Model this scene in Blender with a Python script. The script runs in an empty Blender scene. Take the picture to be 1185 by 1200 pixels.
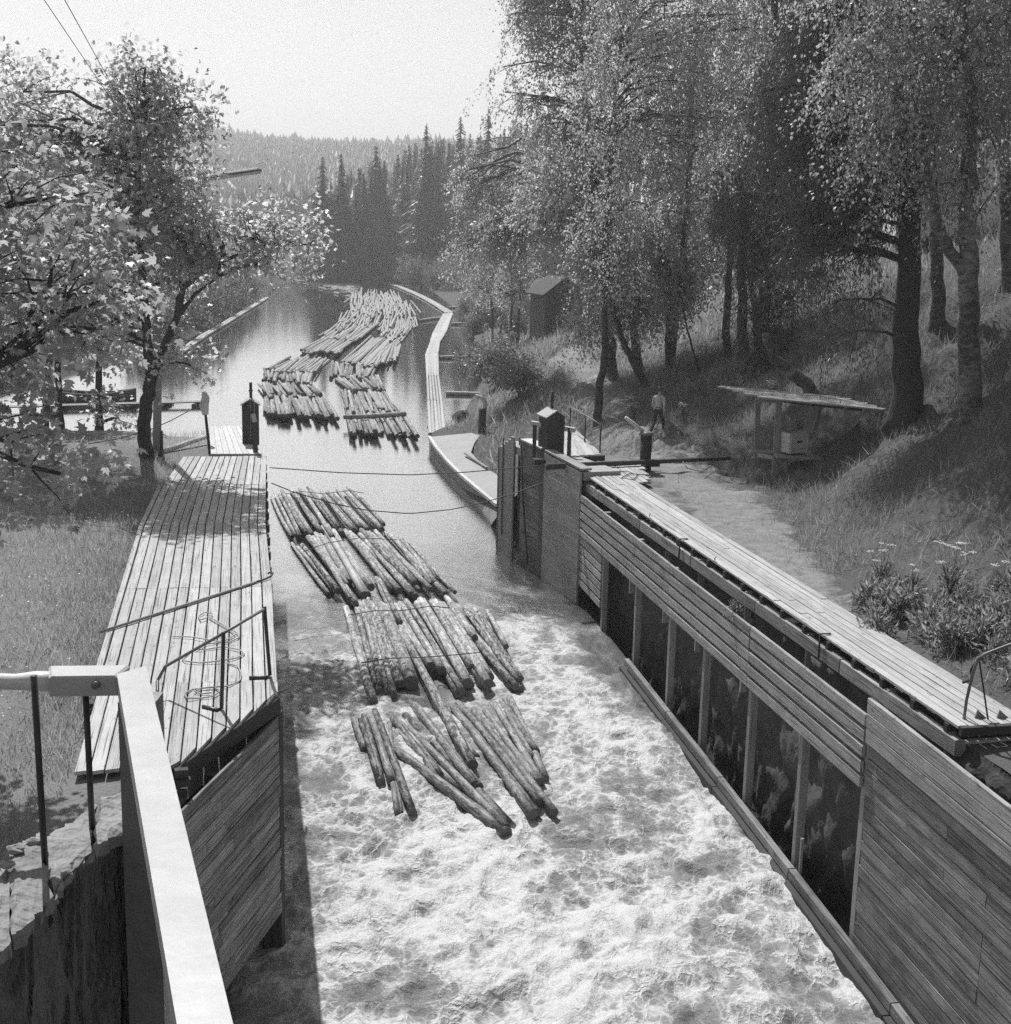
import bpy, math, random
import numpy as np
from mathutils import Vector, Matrix

rng = np.random.default_rng(7)
random.seed(7)
sc = bpy.context.scene
col = sc.collection
R = math.radians

# ------------------------------------------------------------------ camera
CAM_H, FPX, HORIZON, ROLL = 10.65, 1600.0, 270.0, 0.0227      # photograph is 1185 x 1200
PITCH = math.atan((600 - HORIZON) / FPX)
_fw = np.array([0, math.cos(PITCH), -math.sin(PITCH)])
_r0 = np.array([1.0, 0, 0]); _u0 = np.array([0, math.sin(PITCH), math.cos(PITCH)])
_rt = _r0 * math.cos(ROLL) + _u0 * math.sin(ROLL)
_up = -_r0 * math.sin(ROLL) + _u0 * math.cos(ROLL)
_C = np.array([0, 0, CAM_H])
cd = bpy.data.cameras.new('camera')
cam = bpy.data.objects.new('camera', cd); col.objects.link(cam)
cam.matrix_world = Matrix(((_rt[0], _up[0], -_fw[0], 0), (_rt[1], _up[1], -_fw[1], 0), (_rt[2], _up[2], -_fw[2], CAM_H), (0, 0, 0, 1)))
cd.sensor_fit = 'HORIZONTAL'; cd.sensor_width = 36; cd.lens = 36 * FPX / 1185
cd.clip_start = 0.05; cd.clip_end = 6000
sc.camera = cam

# ------------------------------------------------------------------ light
SUN_AZ, SUN_EL = 20.0, 52.0          # degrees left of straight ahead, above the horizon
wd = bpy.data.worlds.new('World'); sc.world = wd; wd.use_nodes = True
nt = wd.node_tree; nt.nodes.clear()
sky = nt.nodes.new('ShaderNodeTexSky'); sky.sky_type = 'NISHITA'; sky.sun_disc = False
sky.sun_elevation = R(SUN_EL); sky.sun_rotation = R(-SUN_AZ); sky.air_density = 1.0; sky.dust_density = 0.6; sky.altitude = 100
bw = nt.nodes.new('ShaderNodeRGBToBW'); bg = nt.nodes.new('ShaderNodeBackground'); bg.inputs[1].default_value = 0.106
wo = nt.nodes.new('ShaderNodeOutputWorld')
nt.links.new(sky.outputs[0], bw.inputs[0]); nt.links.new(bw.outputs[0], bg.inputs[0]); nt.links.new(bg.outputs[0], wo.inputs[0])
sl = bpy.data.lights.new('sun', 'SUN'); sl.energy = 4.9; sl.angle = R(0.5); sl.color = (1, 1, 1)
sun = bpy.data.objects.new('sun', sl); col.objects.link(sun)
SUNV = Vector((-math.sin(R(SUN_AZ)) * math.cos(R(SUN_EL)), math.cos(R(SUN_AZ)) * math.cos(R(SUN_EL)), math.sin(R(SUN_EL))))
sun.rotation_euler = SUNV.to_track_quat('Z', 'Y').to_euler(); sun.location = (-20, 40, 60)
sc.view_settings.view_transform = 'Standard'; sc.view_settings.look = 'None'
sc.view_settings.exposure = 0.2; sc.view_settings.gamma = 1.0
sc.cycles.use_denoising = False; sc.cycles.use_adaptive_sampling = True; sc.cycles.adaptive_threshold = 0.016; sc.cycles.use_light_tree = False
sc.cycles.max_bounces = 6; sc.cycles.diffuse_bounces = 3; sc.cycles.glossy_bounces = 3
sc.cycles.transmission_bounces = 4; sc.cycles.volume_bounces = 0; sc.cycles.caustics_reflective = False; sc.cycles.caustics_refractive = False
sc.cycles.sample_clamp_indirect = 4; sc.cycles.sample_clamp_direct = 2.0

# ------------------------------------------------------------------ pixel helpers: a pixel gives a direction, the plane it lies on gives the distance
def ray(x, y): return _fw + _rt * ((x - 592.5) / FPX) - _up * ((y - 600) / FPX)
def W(x, y, z=0.0):
    d = ray(x, y); return _C + d * ((z - CAM_H) / d[2])
def PY(x, y, Y):
    d = ray(x, y); return _C + d * (Y / d[1])
class VPlane:
    """a vertical plane through A and B; s runs from A to B"""
    def __init__(s, A, B):
        s.A = np.array(A, float); b = np.array(B, float) - s.A; s.L = float(np.hypot(*b)); s.t = b / s.L; s.n = np.array([-s.t[1], s.t[0]])
    def hit(s, x, y):
        d = ray(x, y); k = ((s.A - _C[:2]) @ s.n) / (d[:2] @ s.n); P = _C + d * k
        return float((P[:2] - s.A) @ s.t), float(P[2])
    def at(s, sv, z, off=0.0):
        p = s.A + s.t * sv + s.n * off
        return np.array([p[0], p[1], z])

# ------------------------------------------------------------------ noise
def _hash(ix, iy, seed):
    h = (ix.astype(np.int64) * 374761393 + iy.astype(np.int64) * 668265263 + seed * 1442695041) & 0x7fffffff
    h = ((h ^ (h >> 13)) * 1274126177) & 0x7fffffff
    return ((h ^ (h >> 16)) & 0xffff) / 65535.0
def vnoise(x, y, seed=0):
    x = np.asarray(x, float); y = np.asarray(y, float)
    ix = np.floor(x); iy = np.floor(y); fx = x - ix; fy = y - iy
    fx = fx * fx * (3 - 2 * fx); fy = fy * fy * (3 - 2 * fy)
    a = _hash(ix, iy, seed); b = _hash(ix + 1, iy, seed); c = _hash(ix, iy + 1, seed); d = _hash(ix + 1, iy + 1, seed)
    return (a * (1 - fx) + b * fx) * (1 - fy) + (c * (1 - fx) + d * fx) * fy
def fbm(x, y, seed=0, o=4):
    v = 0; a = 0.5; t = 0
    for k in range(o):
        v = v + a * vnoise(x * 2 ** k + 17.3 * k, y * 2 ** k - 9.1 * k, seed + k); t += a; a *= 0.5
    return v / t
def sstep(a, b, x):
    t = np.clip((np.asarray(x, float) - a) / (b - a), 0, 1); return t * t * (3 - 2 * t)

# ------------------------------------------------------------------ materials (the photograph is black and white: every material is a grey)
def _nodes(name):
    m = bpy.data.materials.new(name); m.use_nodes = True
    t = m.node_tree; t.nodes.clear()
    out = t.nodes.new('ShaderNodeOutputMaterial')
    return m, t, out
def N(t, typ, **kw):
    n = t.nodes.new(typ)
    for k, v in kw.items():
        if k.startswith('i_'):
            key = k[2:]; key = int(key) if key.isdigit() else key.replace('_', ' ')
            n.inputs[key].default_value = v
        else: setattr(n, k, v)
    return n
def math_(t, op, a, b=None, clamp=False):
    n = t.nodes.new('ShaderNodeMath'); n.operation = op; n.use_clamp = clamp
    for i, v in enumerate((a, b)):
        if v is None: continue
        if isinstance(v, (int, float)): n.inputs[i].default_value = v
        else: t.links.new(v, n.inputs[i])
    return n.outputs[0]
def ramp(t, v, lo, hi, a, b):
    n = t.nodes.new('ShaderNodeMapRange'); n.interpolation_type = 'SMOOTHSTEP'
    t.links.new(v, n.inputs[0])
    for i, q in enumerate((lo, hi, a, b)): n.inputs[i + 1].default_value = q
    return n.outputs[0]
def noise_(t, vec, scale, detail=4, rough=0.55, dist=0.0):
    n = N(t, 'ShaderNodeTexNoise', i_Scale=scale, i_Detail=detail, i_Roughness=rough, i_Distortion=dist)
    if vec is not None: t.links.new(vec, n.inputs['Vector'])
    return n.outputs[0]
def coords(t, scale=(1, 1, 1), kind='Object', rnd=True):
    tc = t.nodes.new('ShaderNodeTexCoord'); mp = t.nodes.new('ShaderNodeMapping'); mp.inputs['Scale'].default_value = scale
    t.links.new(tc.outputs[kind], mp.inputs['Vector'])
    if rnd:
        oi = t.nodes.new('ShaderNodeObjectInfo'); cx = t.nodes.new('ShaderNodeCombineXYZ')
        r = math_(t, 'MULTIPLY', oi.outputs['Random'], 57.0)
        for i in range(3): t.links.new(r, cx.inputs[i])
        t.links.new(cx.outputs[0], mp.inputs['Location'])
    return mp.outputs[0]
def wood(name, c, rough=0.8, grain=0.35, rnd=0.25, stain=0.35, bump=0.35, knots=True, crack=0.28):
    """grain runs along the piece's own x axis"""
    m, t, out = _nodes(name); p = N(t, 'ShaderNodeBsdfPrincipled', i_Roughness=rough)
    p.inputs['Specular IOR Level'].default_value = 0.25
    v = coords(t, (0.7, 14, 14)); v2 = coords(t, (1, 1, 1))
    g = noise_(t, v, 3.2, 3, 0.65); s = noise_(t, v2, 1.7, 2, 0.6); k = noise_(t, coords(t, (2.2, 6, 6)), 2.3, 2, 0.4)
    oi = t.nodes.new('ShaderNodeObjectInfo')
    f = math_(t, 'ADD', 1 - grain - stain * 0.6 - rnd * 0.5, math_(t, 'MULTIPLY', g, 2 * grain))
    f = math_(t, 'ADD', f, math_(t, 'MULTIPLY', s, 1.2 * stain))
    f = math_(t, 'ADD', f, math_(t, 'MULTIPLY', oi.outputs['Random'], rnd))
    if knots: f = math_(t, 'MULTIPLY', f, ramp(t, k, 0.66, 0.74, 1.0, 0.55))
    # dark cracks along the grain
    cr = noise_(t, coords(t, (0.35, 30, 30)), 2.0, 1, 0.5)
    f = math_(t, 'MULTIPLY', f, ramp(t, cr, crack, crack + 0.10, 0.42, 1.0))
    f = math_(t, 'MAXIMUM', math_(t, 'MULTIPLY', f, c), 0.01)
    cmb = t.nodes.new('ShaderNodeCombineColor')
    for i in range(3): t.links.new(f, cmb.inputs[i])
    t.links.new(cmb.outputs[0], p.inputs['Base Color'])
    b = N(t, 'ShaderNodeBump', i_Strength=bump, i_Distance=0.012); t.links.new(g, b.inputs['Height']); t.links.new(b.outputs[0], p.inputs['Normal'])
    t.links.new(p.outputs[0], out.inputs[0]); return m
def matte(name, c, rough=0.85, var=0.3, scale=3.0, fine=0.2, fscale=30.0, bump=0.3, bdist=0.03, rnd=0.15, spec=0.25, stretch=(1, 1, 1), metal=0.0, kind='Object'):
    m, t, out = _nodes(name); p = N(t, 'ShaderNodeBsdfPrincipled', i_Roughness=rough, i_Metallic=metal)
    p.inputs['Specular IOR Level'].default_value = spec
    v = coords(t, stretch, kind)
    a = noise_(t, v, scale, 3, 0.6, 0.4); b_ = noise_(t, v, fscale, 2, 0.6)
    oi = t.nodes.new('ShaderNodeObjectInfo')
    f = math_(t, 'ADD', 1 - var - fine - rnd * 0.5, math_(t, 'MULTIPLY', a, 2 * var))
    f = math_(t, 'ADD', f, math_(t, 'MULTIPLY', b_, 2 * fine))
    f = math_(t, 'ADD', f, math_(t, 'MULTIPLY', oi.outputs['Random'], rnd))
    f = math_(t, 'MAXIMUM', math_(t, 'MULTIPLY', f, c), 0.008)
    cmb = t.nodes.new('ShaderNodeCombineColor')
    for i in range(3): t.links.new(f, cmb.inputs[i])
    t.links.new(cmb.outputs[0], p.inputs['Base Color'])
    b = N(t, 'ShaderNodeBump', i_Strength=bump, i_Distance=bdist); t.links.new(math_(t, 'ADD', a, math_(t, 'MULTIPLY', b_, 0.6)), b.inputs['Height']); t.links.new(b.outputs[0], p.inputs['Normal'])
    t.links.new(p.outputs[0], out.inputs[0]); return m
def leafy(name, c, trans=0.4, gloss=0.1, rnd=0.5, ct=None, rough=0.35):
    """thin leaves: diffuse plus light that shines through plus a little gloss; tone differs leaf by leaf"""
    m, t, out = _nodes(name)
    ge = t.nodes.new('ShaderNodeNewGeometry'); tc = coords(t, (1, 1, 1))
    n = noise_(t, tc, 0.8, 2)
    f = math_(t, 'ADD', 1 - rnd * 0.5 - 0.2, math_(t, 'MULTIPLY', ge.outputs['Random Per Island'], rnd))
    f = math_(t, 'ADD', f, math_(t, 'MULTIPLY', n, 0.4))
    def tone(cc):
        cmb = t.nodes.new('ShaderNodeCombineColor'); g = math_(t, 'MULTIPLY', f, cc)
        for i in range(3): t.links.new(g, cmb.inputs[i])
        return cmb.outputs[0]
    d = N(t, 'ShaderNodeBsdfDiffuse'); tr = N(t, 'ShaderNodeBsdfTranslucent'); gl = N(t, 'ShaderNodeBsdfGlossy', i_Roughness=rough)
    gl.inputs['Color'].default_value = (0.8, 0.8, 0.8, 1)
    t.links.new(tone(c), d.inputs[0]); t.links.new(tone(ct or c * 1.6), tr.inputs[0])
    mx = N(t, 'ShaderNodeMixShader'); mx.inputs[0].default_value = trans
    t.links.new(d.outputs[0], mx.inputs[1]); t.links.new(tr.outputs[0], mx.inputs[2])
    m2 = N(t, 'ShaderNodeMixShader'); m2.inputs[0].default_value = gloss
    t.links.new(mx.outputs[0], m2.inputs[1]); t.links.new(gl.outputs[0], m2.inputs[2])
    t.links.new(m2.outputs[0], out.inputs[0]); return m

def bark_log(name, c, rough):
    """floated timber: flaking bark, scuffed pale strips, dark knots, tone differs log by log"""
    m, t, out = _nodes(name); p = N(t, 'ShaderNodeBsdfPrincipled', i_Roughness=rough); p.inputs['Specular IOR Level'].default_value = 0.2
    oi = t.nodes.new('ShaderNodeObjectInfo')
    a = noise_(t, coords(t, (1.6, 5, 5)), 2.2, 4, 0.7, 0.6); b_ = noise_(t, coords(t, (0.35, 7, 7)), 2.0, 3, 0.6); k = noise_(t, coords(t, (5, 9, 9)), 1.6, 1, 0.5); fl = noise_(t, coords(t, (9, 22, 22)), 1.0, 2, 0.6)
    f = math_(t, 'ADD', 0.25, math_(t, 'MULTIPLY', oi.outputs['Random'], 0.5))
    f = math_(t, 'ADD', f, ramp(t, a, 0.40, 0.62, -0.12, 0.55))
    f = math_(t, 'ADD', f, ramp(t, b_, 0.55, 0.68, 0.0, 0.55))
    f = math_(t, 'MULTIPLY', f, ramp(t, k, 0.68, 0.74, 1.0, 0.3))
    f = math_(t, 'MULTIPLY', f, math_(t, 'ADD', 0.55, math_(t, 'MULTIPLY', fl, 0.9)))
    f = math_(t, 'MAXIMUM', math_(t, 'MULTIPLY', f, c * 1.25), 0.015)
    cmb = t.nodes.new('ShaderNodeCombineColor')
    for i in range(3): t.links.new(f, cmb.inputs[i])
    t.links.new(cmb.outputs[0], p.inputs['Base Color'])
    b = N(t, 'ShaderNodeBump', i_Strength=0.8, i_Distance=0.02); t.links.new(math_(t, 'ADD', a, fl), b.inputs['Height']); t.links.new(b.outputs[0], p.inputs['Normal'])
    t.links.new(p.outputs[0], out.inputs[0]); return m

M = {}
M['deck'] = wood('weathered_deck', 0.44, 0.75, grain=0.25, rnd=0.3, stain=0.4, bump=0.3, crack=0.33)
M['wall'] = wood('wall_board', 0.21, 0.8, grain=0.6, rnd=0.5, stain=1.1, bump=0.7, crack=0.38)
M['wallfine'] = wood('wall_board_smooth', 0.36, 0.8, grain=0.22, rnd=0.12, stain=0.35, bump=0.3)
M['wing'] = wood('wing_board', 0.30, 0.8, grain=0.75, rnd=0.6, stain=1.0, bump=0.9, crack=0.42)
M['beam'] = wood('timber_beam', 0.33, 0.75, grain=0.4, rnd=0.3, stain=0.7, bump=0.5, crack=0.36)
M['darkwood'] = wood('dark_wood', 0.06, 0.8, grain=0.35, rnd=0.3, stain=0.4)
M['tarwood'] = wood('tarred_wood', 0.045, 0.7, grain=0.3, rnd=0.2, stain=0.4)
M['palewood'] = wood('pale_wood', 0.55, 0.7, grain=0.2, rnd=0.2, stain=0.25)
M['greywood'] = wood('grey_wood', 0.28, 0.8, grain=0.3, rnd=0.25, stain=0.35)
M['logbark'] = bark_log('log_bark', 0.36, 0.8)
M['logwet'] = bark_log('wet_log_bark', 0.22, 0.5)
M['logpale'] = wood('peeled_log', 0.52, 0.6, grain=0.2, rnd=0.2, stain=0.7, bump=0.3)
M['logfar'] = bark_log('far_log_bark', 0.30, 0.8)
M['shirt'] = matte('shirt_cloth', 0.5, 0.9, var=0.12, scale=14, bump=0.4)
M['trousers'] = matte('trouser_cloth', 0.05, 0.9, var=0.2, scale=12, bump=0.4)
M['skin'] = matte('skin', 0.30, 0.6, var=0.08, scale=12, bump=0.1)
M['hair'] = matte('hair', 0.05, 0.7, var=0.3, scale=30)
M['shoe'] = matte('shoe_leather', 0.04, 0.5, var=0.2, scale=12)
M['capcloth'] = matte('cap_cloth', 0.09, 0.9, var=0.15, scale=14)
M['glass'] = matte('window_glass', 0.03, 0.08, var=0.05, spec=0.6, bump=0.0)
M['logend'] = matte('log_end', 0.16, 0.8, var=0.35, scale=8, fine=0.2)
M['boom'] = wood('boom_log', 0.44, 0.75, grain=0.2, rnd=0.25, stain=0.35)
M['iron'] = matte('dark_iron', 0.035, 0.45, var=0.3, scale=8, spec=0.5, bump=0.1)
M['greyiron'] = matte('worn_iron', 0.16, 0.45, var=0.35, scale=10, spec=0.5, bump=0.15)
M['whitemetal'] = matte('white_painted_metal', 0.40, 0.38, var=0.25, scale=4, fine=0.12, fscale=18, bump=0.05, spec=0.5, rnd=0)
M['galv'] = matte('galvanised_pipe', 0.55, 0.4, var=0.15, scale=6, fine=0.06, bump=0.06, spec=0.5)
M['rope'] = matte('rope', 0.42, 0.9, var=0.25, scale=20, bump=0.4)
M['cable'] = matte('steel_cable', 0.06, 0.5, var=0.3, scale=20)
M['concrete'] = matte('concrete', 0.36, 0.9, var=0.2, scale=1.2, fine=0.12, fscale=22, bump=0.25)
M['stone'] = matte('grey_stone', 0.27, 0.9, var=0.35, scale=2.2, fine=0.22, fscale=19, bump=0.8, bdist=0.05)
M['facestone'] = matte('cleft_stone', 0.17, 0.9, var=0.55, scale=5.0, fine=0.35, fscale=40, bump=1.0, bdist=0.05, stretch=(1.6, 1.6, .45))
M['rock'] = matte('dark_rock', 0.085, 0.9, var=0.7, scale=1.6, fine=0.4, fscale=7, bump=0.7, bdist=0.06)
M['paint'] = matte('white_wall_paint', 0.72, 0.7, var=0.12, scale=2, fine=0.05, bump=0.1)
M['redpaint'] = wood('dark_painted_board', 0.10, 0.8, grain=0.2, rnd=0.2, stain=0.3)
M['roofing'] = matte('roofing_felt', 0.42, 0.85, var=0.25, scale=4, fine=0.12, bump=0.2)
M['hull'] = matte('boat_tar', 0.10, 0.5, var=0.3, scale=3, bump=0.1)
M['bark'] = matte('tree_bark', 0.075, 0.95, var=0.45, scale=3, fine=0.35, fscale=12, bump=1.0, bdist=0.06, stretch=(3, 3, 0.7))
M['maple'] = leafy('maple_leaf', 0.15, 0.52, 0.11, 0.7, ct=0.58, rough=0.5)
M['maple2'] = leafy('maple_leaf_far', 0.16, 0.52, 0.11, 0.7, ct=0.9, rough=0.5)
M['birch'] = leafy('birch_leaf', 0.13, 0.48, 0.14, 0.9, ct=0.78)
M['birch2'] = leafy('birch_leaf_shade', 0.12, 0.46, 0.14, 0.9, ct=0.64)  # darker copy of the birch leaf, crown shade put into its colour
M['needle'] = leafy('spruce_needle', 0.06, 0.25, 0.08, 0.7, ct=0.12)
M['needle2'] = leafy('spruce_needle_far', 0.07, 0.25, 0.05, 0.6, ct=0.12)
M['shrub'] = leafy('willow_leaf', 0.12, 0.42, 0.08, 0.6, ct=0.32)
M['grass'] = leafy('meadow_grass', 0.19, 0.45, 0.06, 0.7, ct=0.52)
M['grass2'] = leafy('bank_grass', 0.14, 0.45, 0.05, 0.8, ct=0.42)
M['weed'] = leafy('weed_leaf', 0.14, 0.45, 0.05, 0.8, ct=0.45)
M['petal'] = leafy('white_flower', 0.7, 0.3, 0.03, 0.2, ct=0.6)
def birchbark():
    m, t, out = _nodes('birch_bark'); p = N(t, 'ShaderNodeBsdfPrincipled', i_Roughness=0.75)
    v = coords(t, (1.5, 1.5, 3.2)); a = noise_(t, v, 2.6, 4, 0.75, 1.2); b_ = noise_(t, coords(t, (1, 1, 0.6)), 1.3, 3)
    f = ramp(t, math_(t, 'ADD', math_(t, 'MULTIPLY', a, 0.7), math_(t, 'MULTIPLY', b_, 0.35)), 0.44, 0.66, 0.05, 0.24)
    cmb = t.nodes.new('ShaderNodeCombineColor')
    for i in range(3): t.links.new(f, cmb.inputs[i])
    t.links.new(cmb.outputs[0], p.inputs['Base Color'])
    bm = N(t, 'ShaderNodeBump', i_Strength=0.6, i_Distance=0.04); t.links.new(a, bm.inputs['Height']); t.links.new(bm.outputs[0], p.inputs['Normal'])
    t.links.new(p.outputs[0], out.inputs[0]); return m
M['birchbark'] = birchbark()
def ground_mat(name, soil, grass, path_attr=True):
    m, t, out = _nodes(name); p = N(t, 'ShaderNodeBsdfPrincipled', i_Roughness=0.95); p.inputs['Specular IOR Level'].default_value = 0.1
    v = coords(t, (1, 1, 1), rnd=False)
    a = noise_(t, v, 1.1, 5, 0.75, 0.8); b_ = noise_(t, v, 14, 3, 0.75)
    at = N(t, 'ShaderNodeAttribute', attribute_name='bare')
    k = ramp(t, math_(t, 'ADD', at.outputs['Fac'], math_(t, 'MULTIPLY', math_(t, 'SUBTRACT', a, 0.5), 1.6)), 0.35, 0.65, 0, 1)
    gr = math_(t, 'MULTIPLY', math_(t, 'ADD', 0.45, math_(t, 'ADD', math_(t, 'MULTIPLY', a, 0.5), math_(t, 'MULTIPLY', b_, 0.6))), grass)
    so = math_(t, 'MULTIPLY', math_(t, 'ADD', -0.15, math_(t, 'ADD', math_(t, 'MULTIPLY', noise_(t, v, 3.1, 3, 0.7), 1.2), math_(t, 'MULTIPLY', b_, 1.0))), soil)
    mx = N(t, 'ShaderNodeMix', data_type='FLOAT'); t.links.new(k, mx.inputs[0]); t.links.new(gr, mx.inputs[2]); t.links.new(so, mx.inputs[3])
    cmb = t.nodes.new('ShaderNodeCombineColor')
    for i in range(3): t.links.new(mx.outputs[0], cmb.inputs[i])
    t.links.new(cmb.outputs[0], p.inputs['Base Color'])
    bm = N(t, 'ShaderNodeBump', i_Strength=0.7, i_Distance=0.06); t.links.new(b_, bm.inputs['Height']); t.links.new(bm.outputs[0], p.inputs['Normal'])
    t.links.new(p.outputs[0], out.inputs[0]); return m
M['ground'] = ground_mat('bank_ground', 0.25, 0.11)
M['meadow'] = ground_mat('meadow_ground', 0.3, 0.2)
M['forestfloor'] = ground_mat('forest_floor', 0.2, 0.07)
def water_mat():
    m, t, out = _nodes('river_water')
    tc = t.nodes.new('ShaderNodeTexCoord')
    def mp(s):
        q = t.nodes.new('ShaderNodeMapping'); q.inputs['Scale'].default_value = s; t.links.new(tc.outputs['Object'], q.inputs['Vector']); return q.outputs[0]
    fo = N(t, 'ShaderNodeAttribute', attribute_name='foam').outputs['Fac']
    ch = N(t, 'ShaderNodeAttribute', attribute_name='chop').outputs['Fac']
    n1 = noise_(t, mp((1, 0.7, 1)), 8.0, 4, 0.72, 1.2)
    n2 = noise_(t, mp((1, 0.8, 1)), 26.0, 2, 0.7, 0.6)
    # lacy network of foam: bright filaments where cells of grey aerated water meet, closing up where foam is thick
    def lace(sc_, warp, wsc, k):
        wn = N(t, 'ShaderNodeTexNoise', i_Scale=wsc, i_Detail=3.0); t.links.new(mp((1, 0.8, 1)), wn.inputs['Vector'])
        wv = N(t, 'ShaderNodeVectorMath', operation='MULTIPLY_ADD'); wv.inputs[1].default_value = (warp, warp, 0.0)
        t.links.new(wn.outputs[1], wv.inputs[0]); t.links.new(mp((1, 0.72, 1)), wv.inputs[2])
        vo = N(t, 'ShaderNodeTexVoronoi', feature='DISTANCE_TO_EDGE', i_Scale=sc_); t.links.new(wv.outputs[0], vo.inputs['Vector'])
        wid = math_(t, 'ADD', 0.05, math_(t, 'MULTIPLY', math_(t, 'MULTIPLY', fo, fo), k))
        return math_(t, 'SUBTRACT', 1.0, math_(t, 'DIVIDE', vo.outputs[0], wid), True)
    lA = lace(2.3, 0.9, 1.9, 0.62); lB = lace(6.0, 0.3, 6.0, 0.60)
    s = math_(t, 'ADD', math_(t, 'MULTIPLY', lA, 0.62), math_(t, 'MULTIPLY', lB, 0.52))
    s = math_(t, 'MULTIPLY', s, math_(t, 'ADD', 0.35, math_(t, 'ADD', math_(t, 'MULTIPLY', n1, 0.95), math_(t, 'MULTIPLY', n2, 0.5))))
    s = math_(t, 'ADD', s, ramp(t, fo, 0.6, 1.0, 0.0, 0.4))
    fm = math_(t, 'MULTIPLY', ramp(t, s, 0.08, 0.95, 0.0, 1.0), ramp(t, fo, 0.08, 0.55, 0.0, 1.0))
    aer = math_(t, 'ADD', 0.12, math_(t, 'MULTIPLY', fo, 0.30)); ac = t.nodes.new('ShaderNodeCombineColor')
    for i in range(3): t.links.new(aer, ac.inputs[i])
    wat = N(t, 'ShaderNodeBsdfDiffuse'); wgl = N(t, 'ShaderNodeBsdfGlossy'); t.links.new(math_(t, 'ADD', 0.03, math_(t, 'MULTIPLY', fo, 0.5)), wgl.inputs['Roughness']); fz = N(t, 'ShaderNodeFresnel', i_IOR=1.36)
    t.links.new(ac.outputs[0], wat.inputs['Color']); wgl.inputs['Color'].default_value = (0.95, 0.95, 0.95, 1)
    # fine ripples: faint on the lake, strong in the race
    r1 = noise_(t, mp((1, 2.6, 1)), 2.2, 4, 0.6); r2 = noise_(t, mp((1, 1.5, 1)), 9.0, 5, 0.65); r0 = noise_(t, mp((0.25, 0.9, 1)), 1.0, 3, 0.6)
    hgt = math_(t, 'ADD', math_(t, 'MULTIPLY', r0, 0.0025), math_(t, 'ADD', math_(t, 'MULTIPLY', math_(t, 'MULTIPLY', r1, ch), 0.075), math_(t, 'MULTIPLY', math_(t, 'MULTIPLY', r2, ch), 0.045)))
    bm = N(t, 'ShaderNodeBump', i_Strength=1.0, i_Distance=1.0); t.links.new(hgt, bm.inputs['Height']); t.links.new(bm.outputs[0], wgl.inputs['Normal']); t.links.new(bm.outputs[0], fz.inputs['Normal']); t.links.new(bm.outputs[0], wat.inputs['Normal']); wm = N(t, 'ShaderNodeMixShader'); t.links.new(math_(t, 'MULTIPLY', math_(t, 'MULTIPLY', ramp(t, fo, 0.15, 0.5, 1.0, 0.03), ramp(t, ch, 0.40, 0.75, 1.0, 0.35)), math_(t, 'POWER', fz.outputs[0], math_(t, 'ADD', 0.13, math_(t, 'MULTIPLY', ramp(t, fo, 0.0, 0.5, 0.0, 1.0), 0.75)))), wm.inputs[0]); t.links.new(wat.outputs[0], wm.inputs[1]); t.links.new(wgl.outputs[0], wm.inputs[2])
    foam = N(t, 'ShaderNodeBsdfPrincipled', i_Roughness=0.6); foam.inputs['Base Color'].default_value = (0.54, 0.54, 0.54, 1)
    fb = N(t, 'ShaderNodeBump', i_Strength=0.6, i_Distance=0.06); t.links.new(s, fb.inputs['Height']); t.links.new(fb.outputs[0], foam.inputs['Normal'])
    mx = N(t, 'ShaderNodeMixShader'); t.links.new(fm, mx.inputs[0]); t.links.new(wm.outputs[0], mx.inputs[1]); t.links.new(foam.outputs[0], mx.inputs[2])
    t.links.new(mx.outputs[0], out.inputs[0]); return m
M['water'] = water_mat()

# ------------------------------------------------------------------ object helpers
def props(o, label=None, cat=None, group=None, kind=None):
    for k, v in (('label', label), ('category', cat), ('group', group), ('kind', kind)):
        if v: o[k] = v
    return o
def thing(name, label, cat, loc, group=None):
    o = bpy.data.objects.new(name, None); col.objects.link(o); o.location = tuple(loc); o.empty_display_size = 0.2
    return props(o, label, cat, group)
def attach(o, parent):
    if parent is not None:
        o.parent = parent
        inv = Matrix.Identity(4); q = parent; chain = []
        while q is not None: chain.append(q); q = q.parent
        if len(chain) == 1: o.matrix_parent_inverse = parent.matrix_basis.inverted()
        else:
            m = Matrix.Identity(4)
            for q in reversed(chain): m = m @ q.matrix_parent_inverse @ q.matrix_basis
            o.matrix_parent_inverse = m.inverted()
def put(name, me, mat, parent=None, mw=None):
    o = bpy.data.objects.new(name, me); col.objects.link(o)
    if mat is not None and not me.materials:
        for q in (mat if isinstance(mat, (list, tuple)) else [mat]): me.materials.append(q)
    if mw is not None: o.matrix_basis = mw
    attach(o, parent); return o
def mesh_np(name, V, F, smooth=False):
    V = np.ascontiguousarray(V, np.float32); F = np.ascontiguousarray(F, np.int32)
    me = bpy.data.meshes.new(name); me.vertices.add(len(V)); me.vertices.foreach_set('co', V.ravel())
    m, k = F.shape; me.loops.add(m * k); me.loops.foreach_set('vertex_index', F.ravel())
    me.polygons.add(m); me.polygons.foreach_set('loop_start', np.arange(0, m * k, k, dtype=np.int32))
    if smooth: me.polygons.foreach_set('use_smooth', np.ones(m, bool))
    me.update(calc_edges=True); return me
def mesh_py(name, V, F, smooth=False):
    me = bpy.data.meshes.new(name); me.from_pydata([tuple(map(float, v)) for v in V], [], F)
    if smooth:
        for p in me.polygons: p.use_smooth = True
    return me
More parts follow.
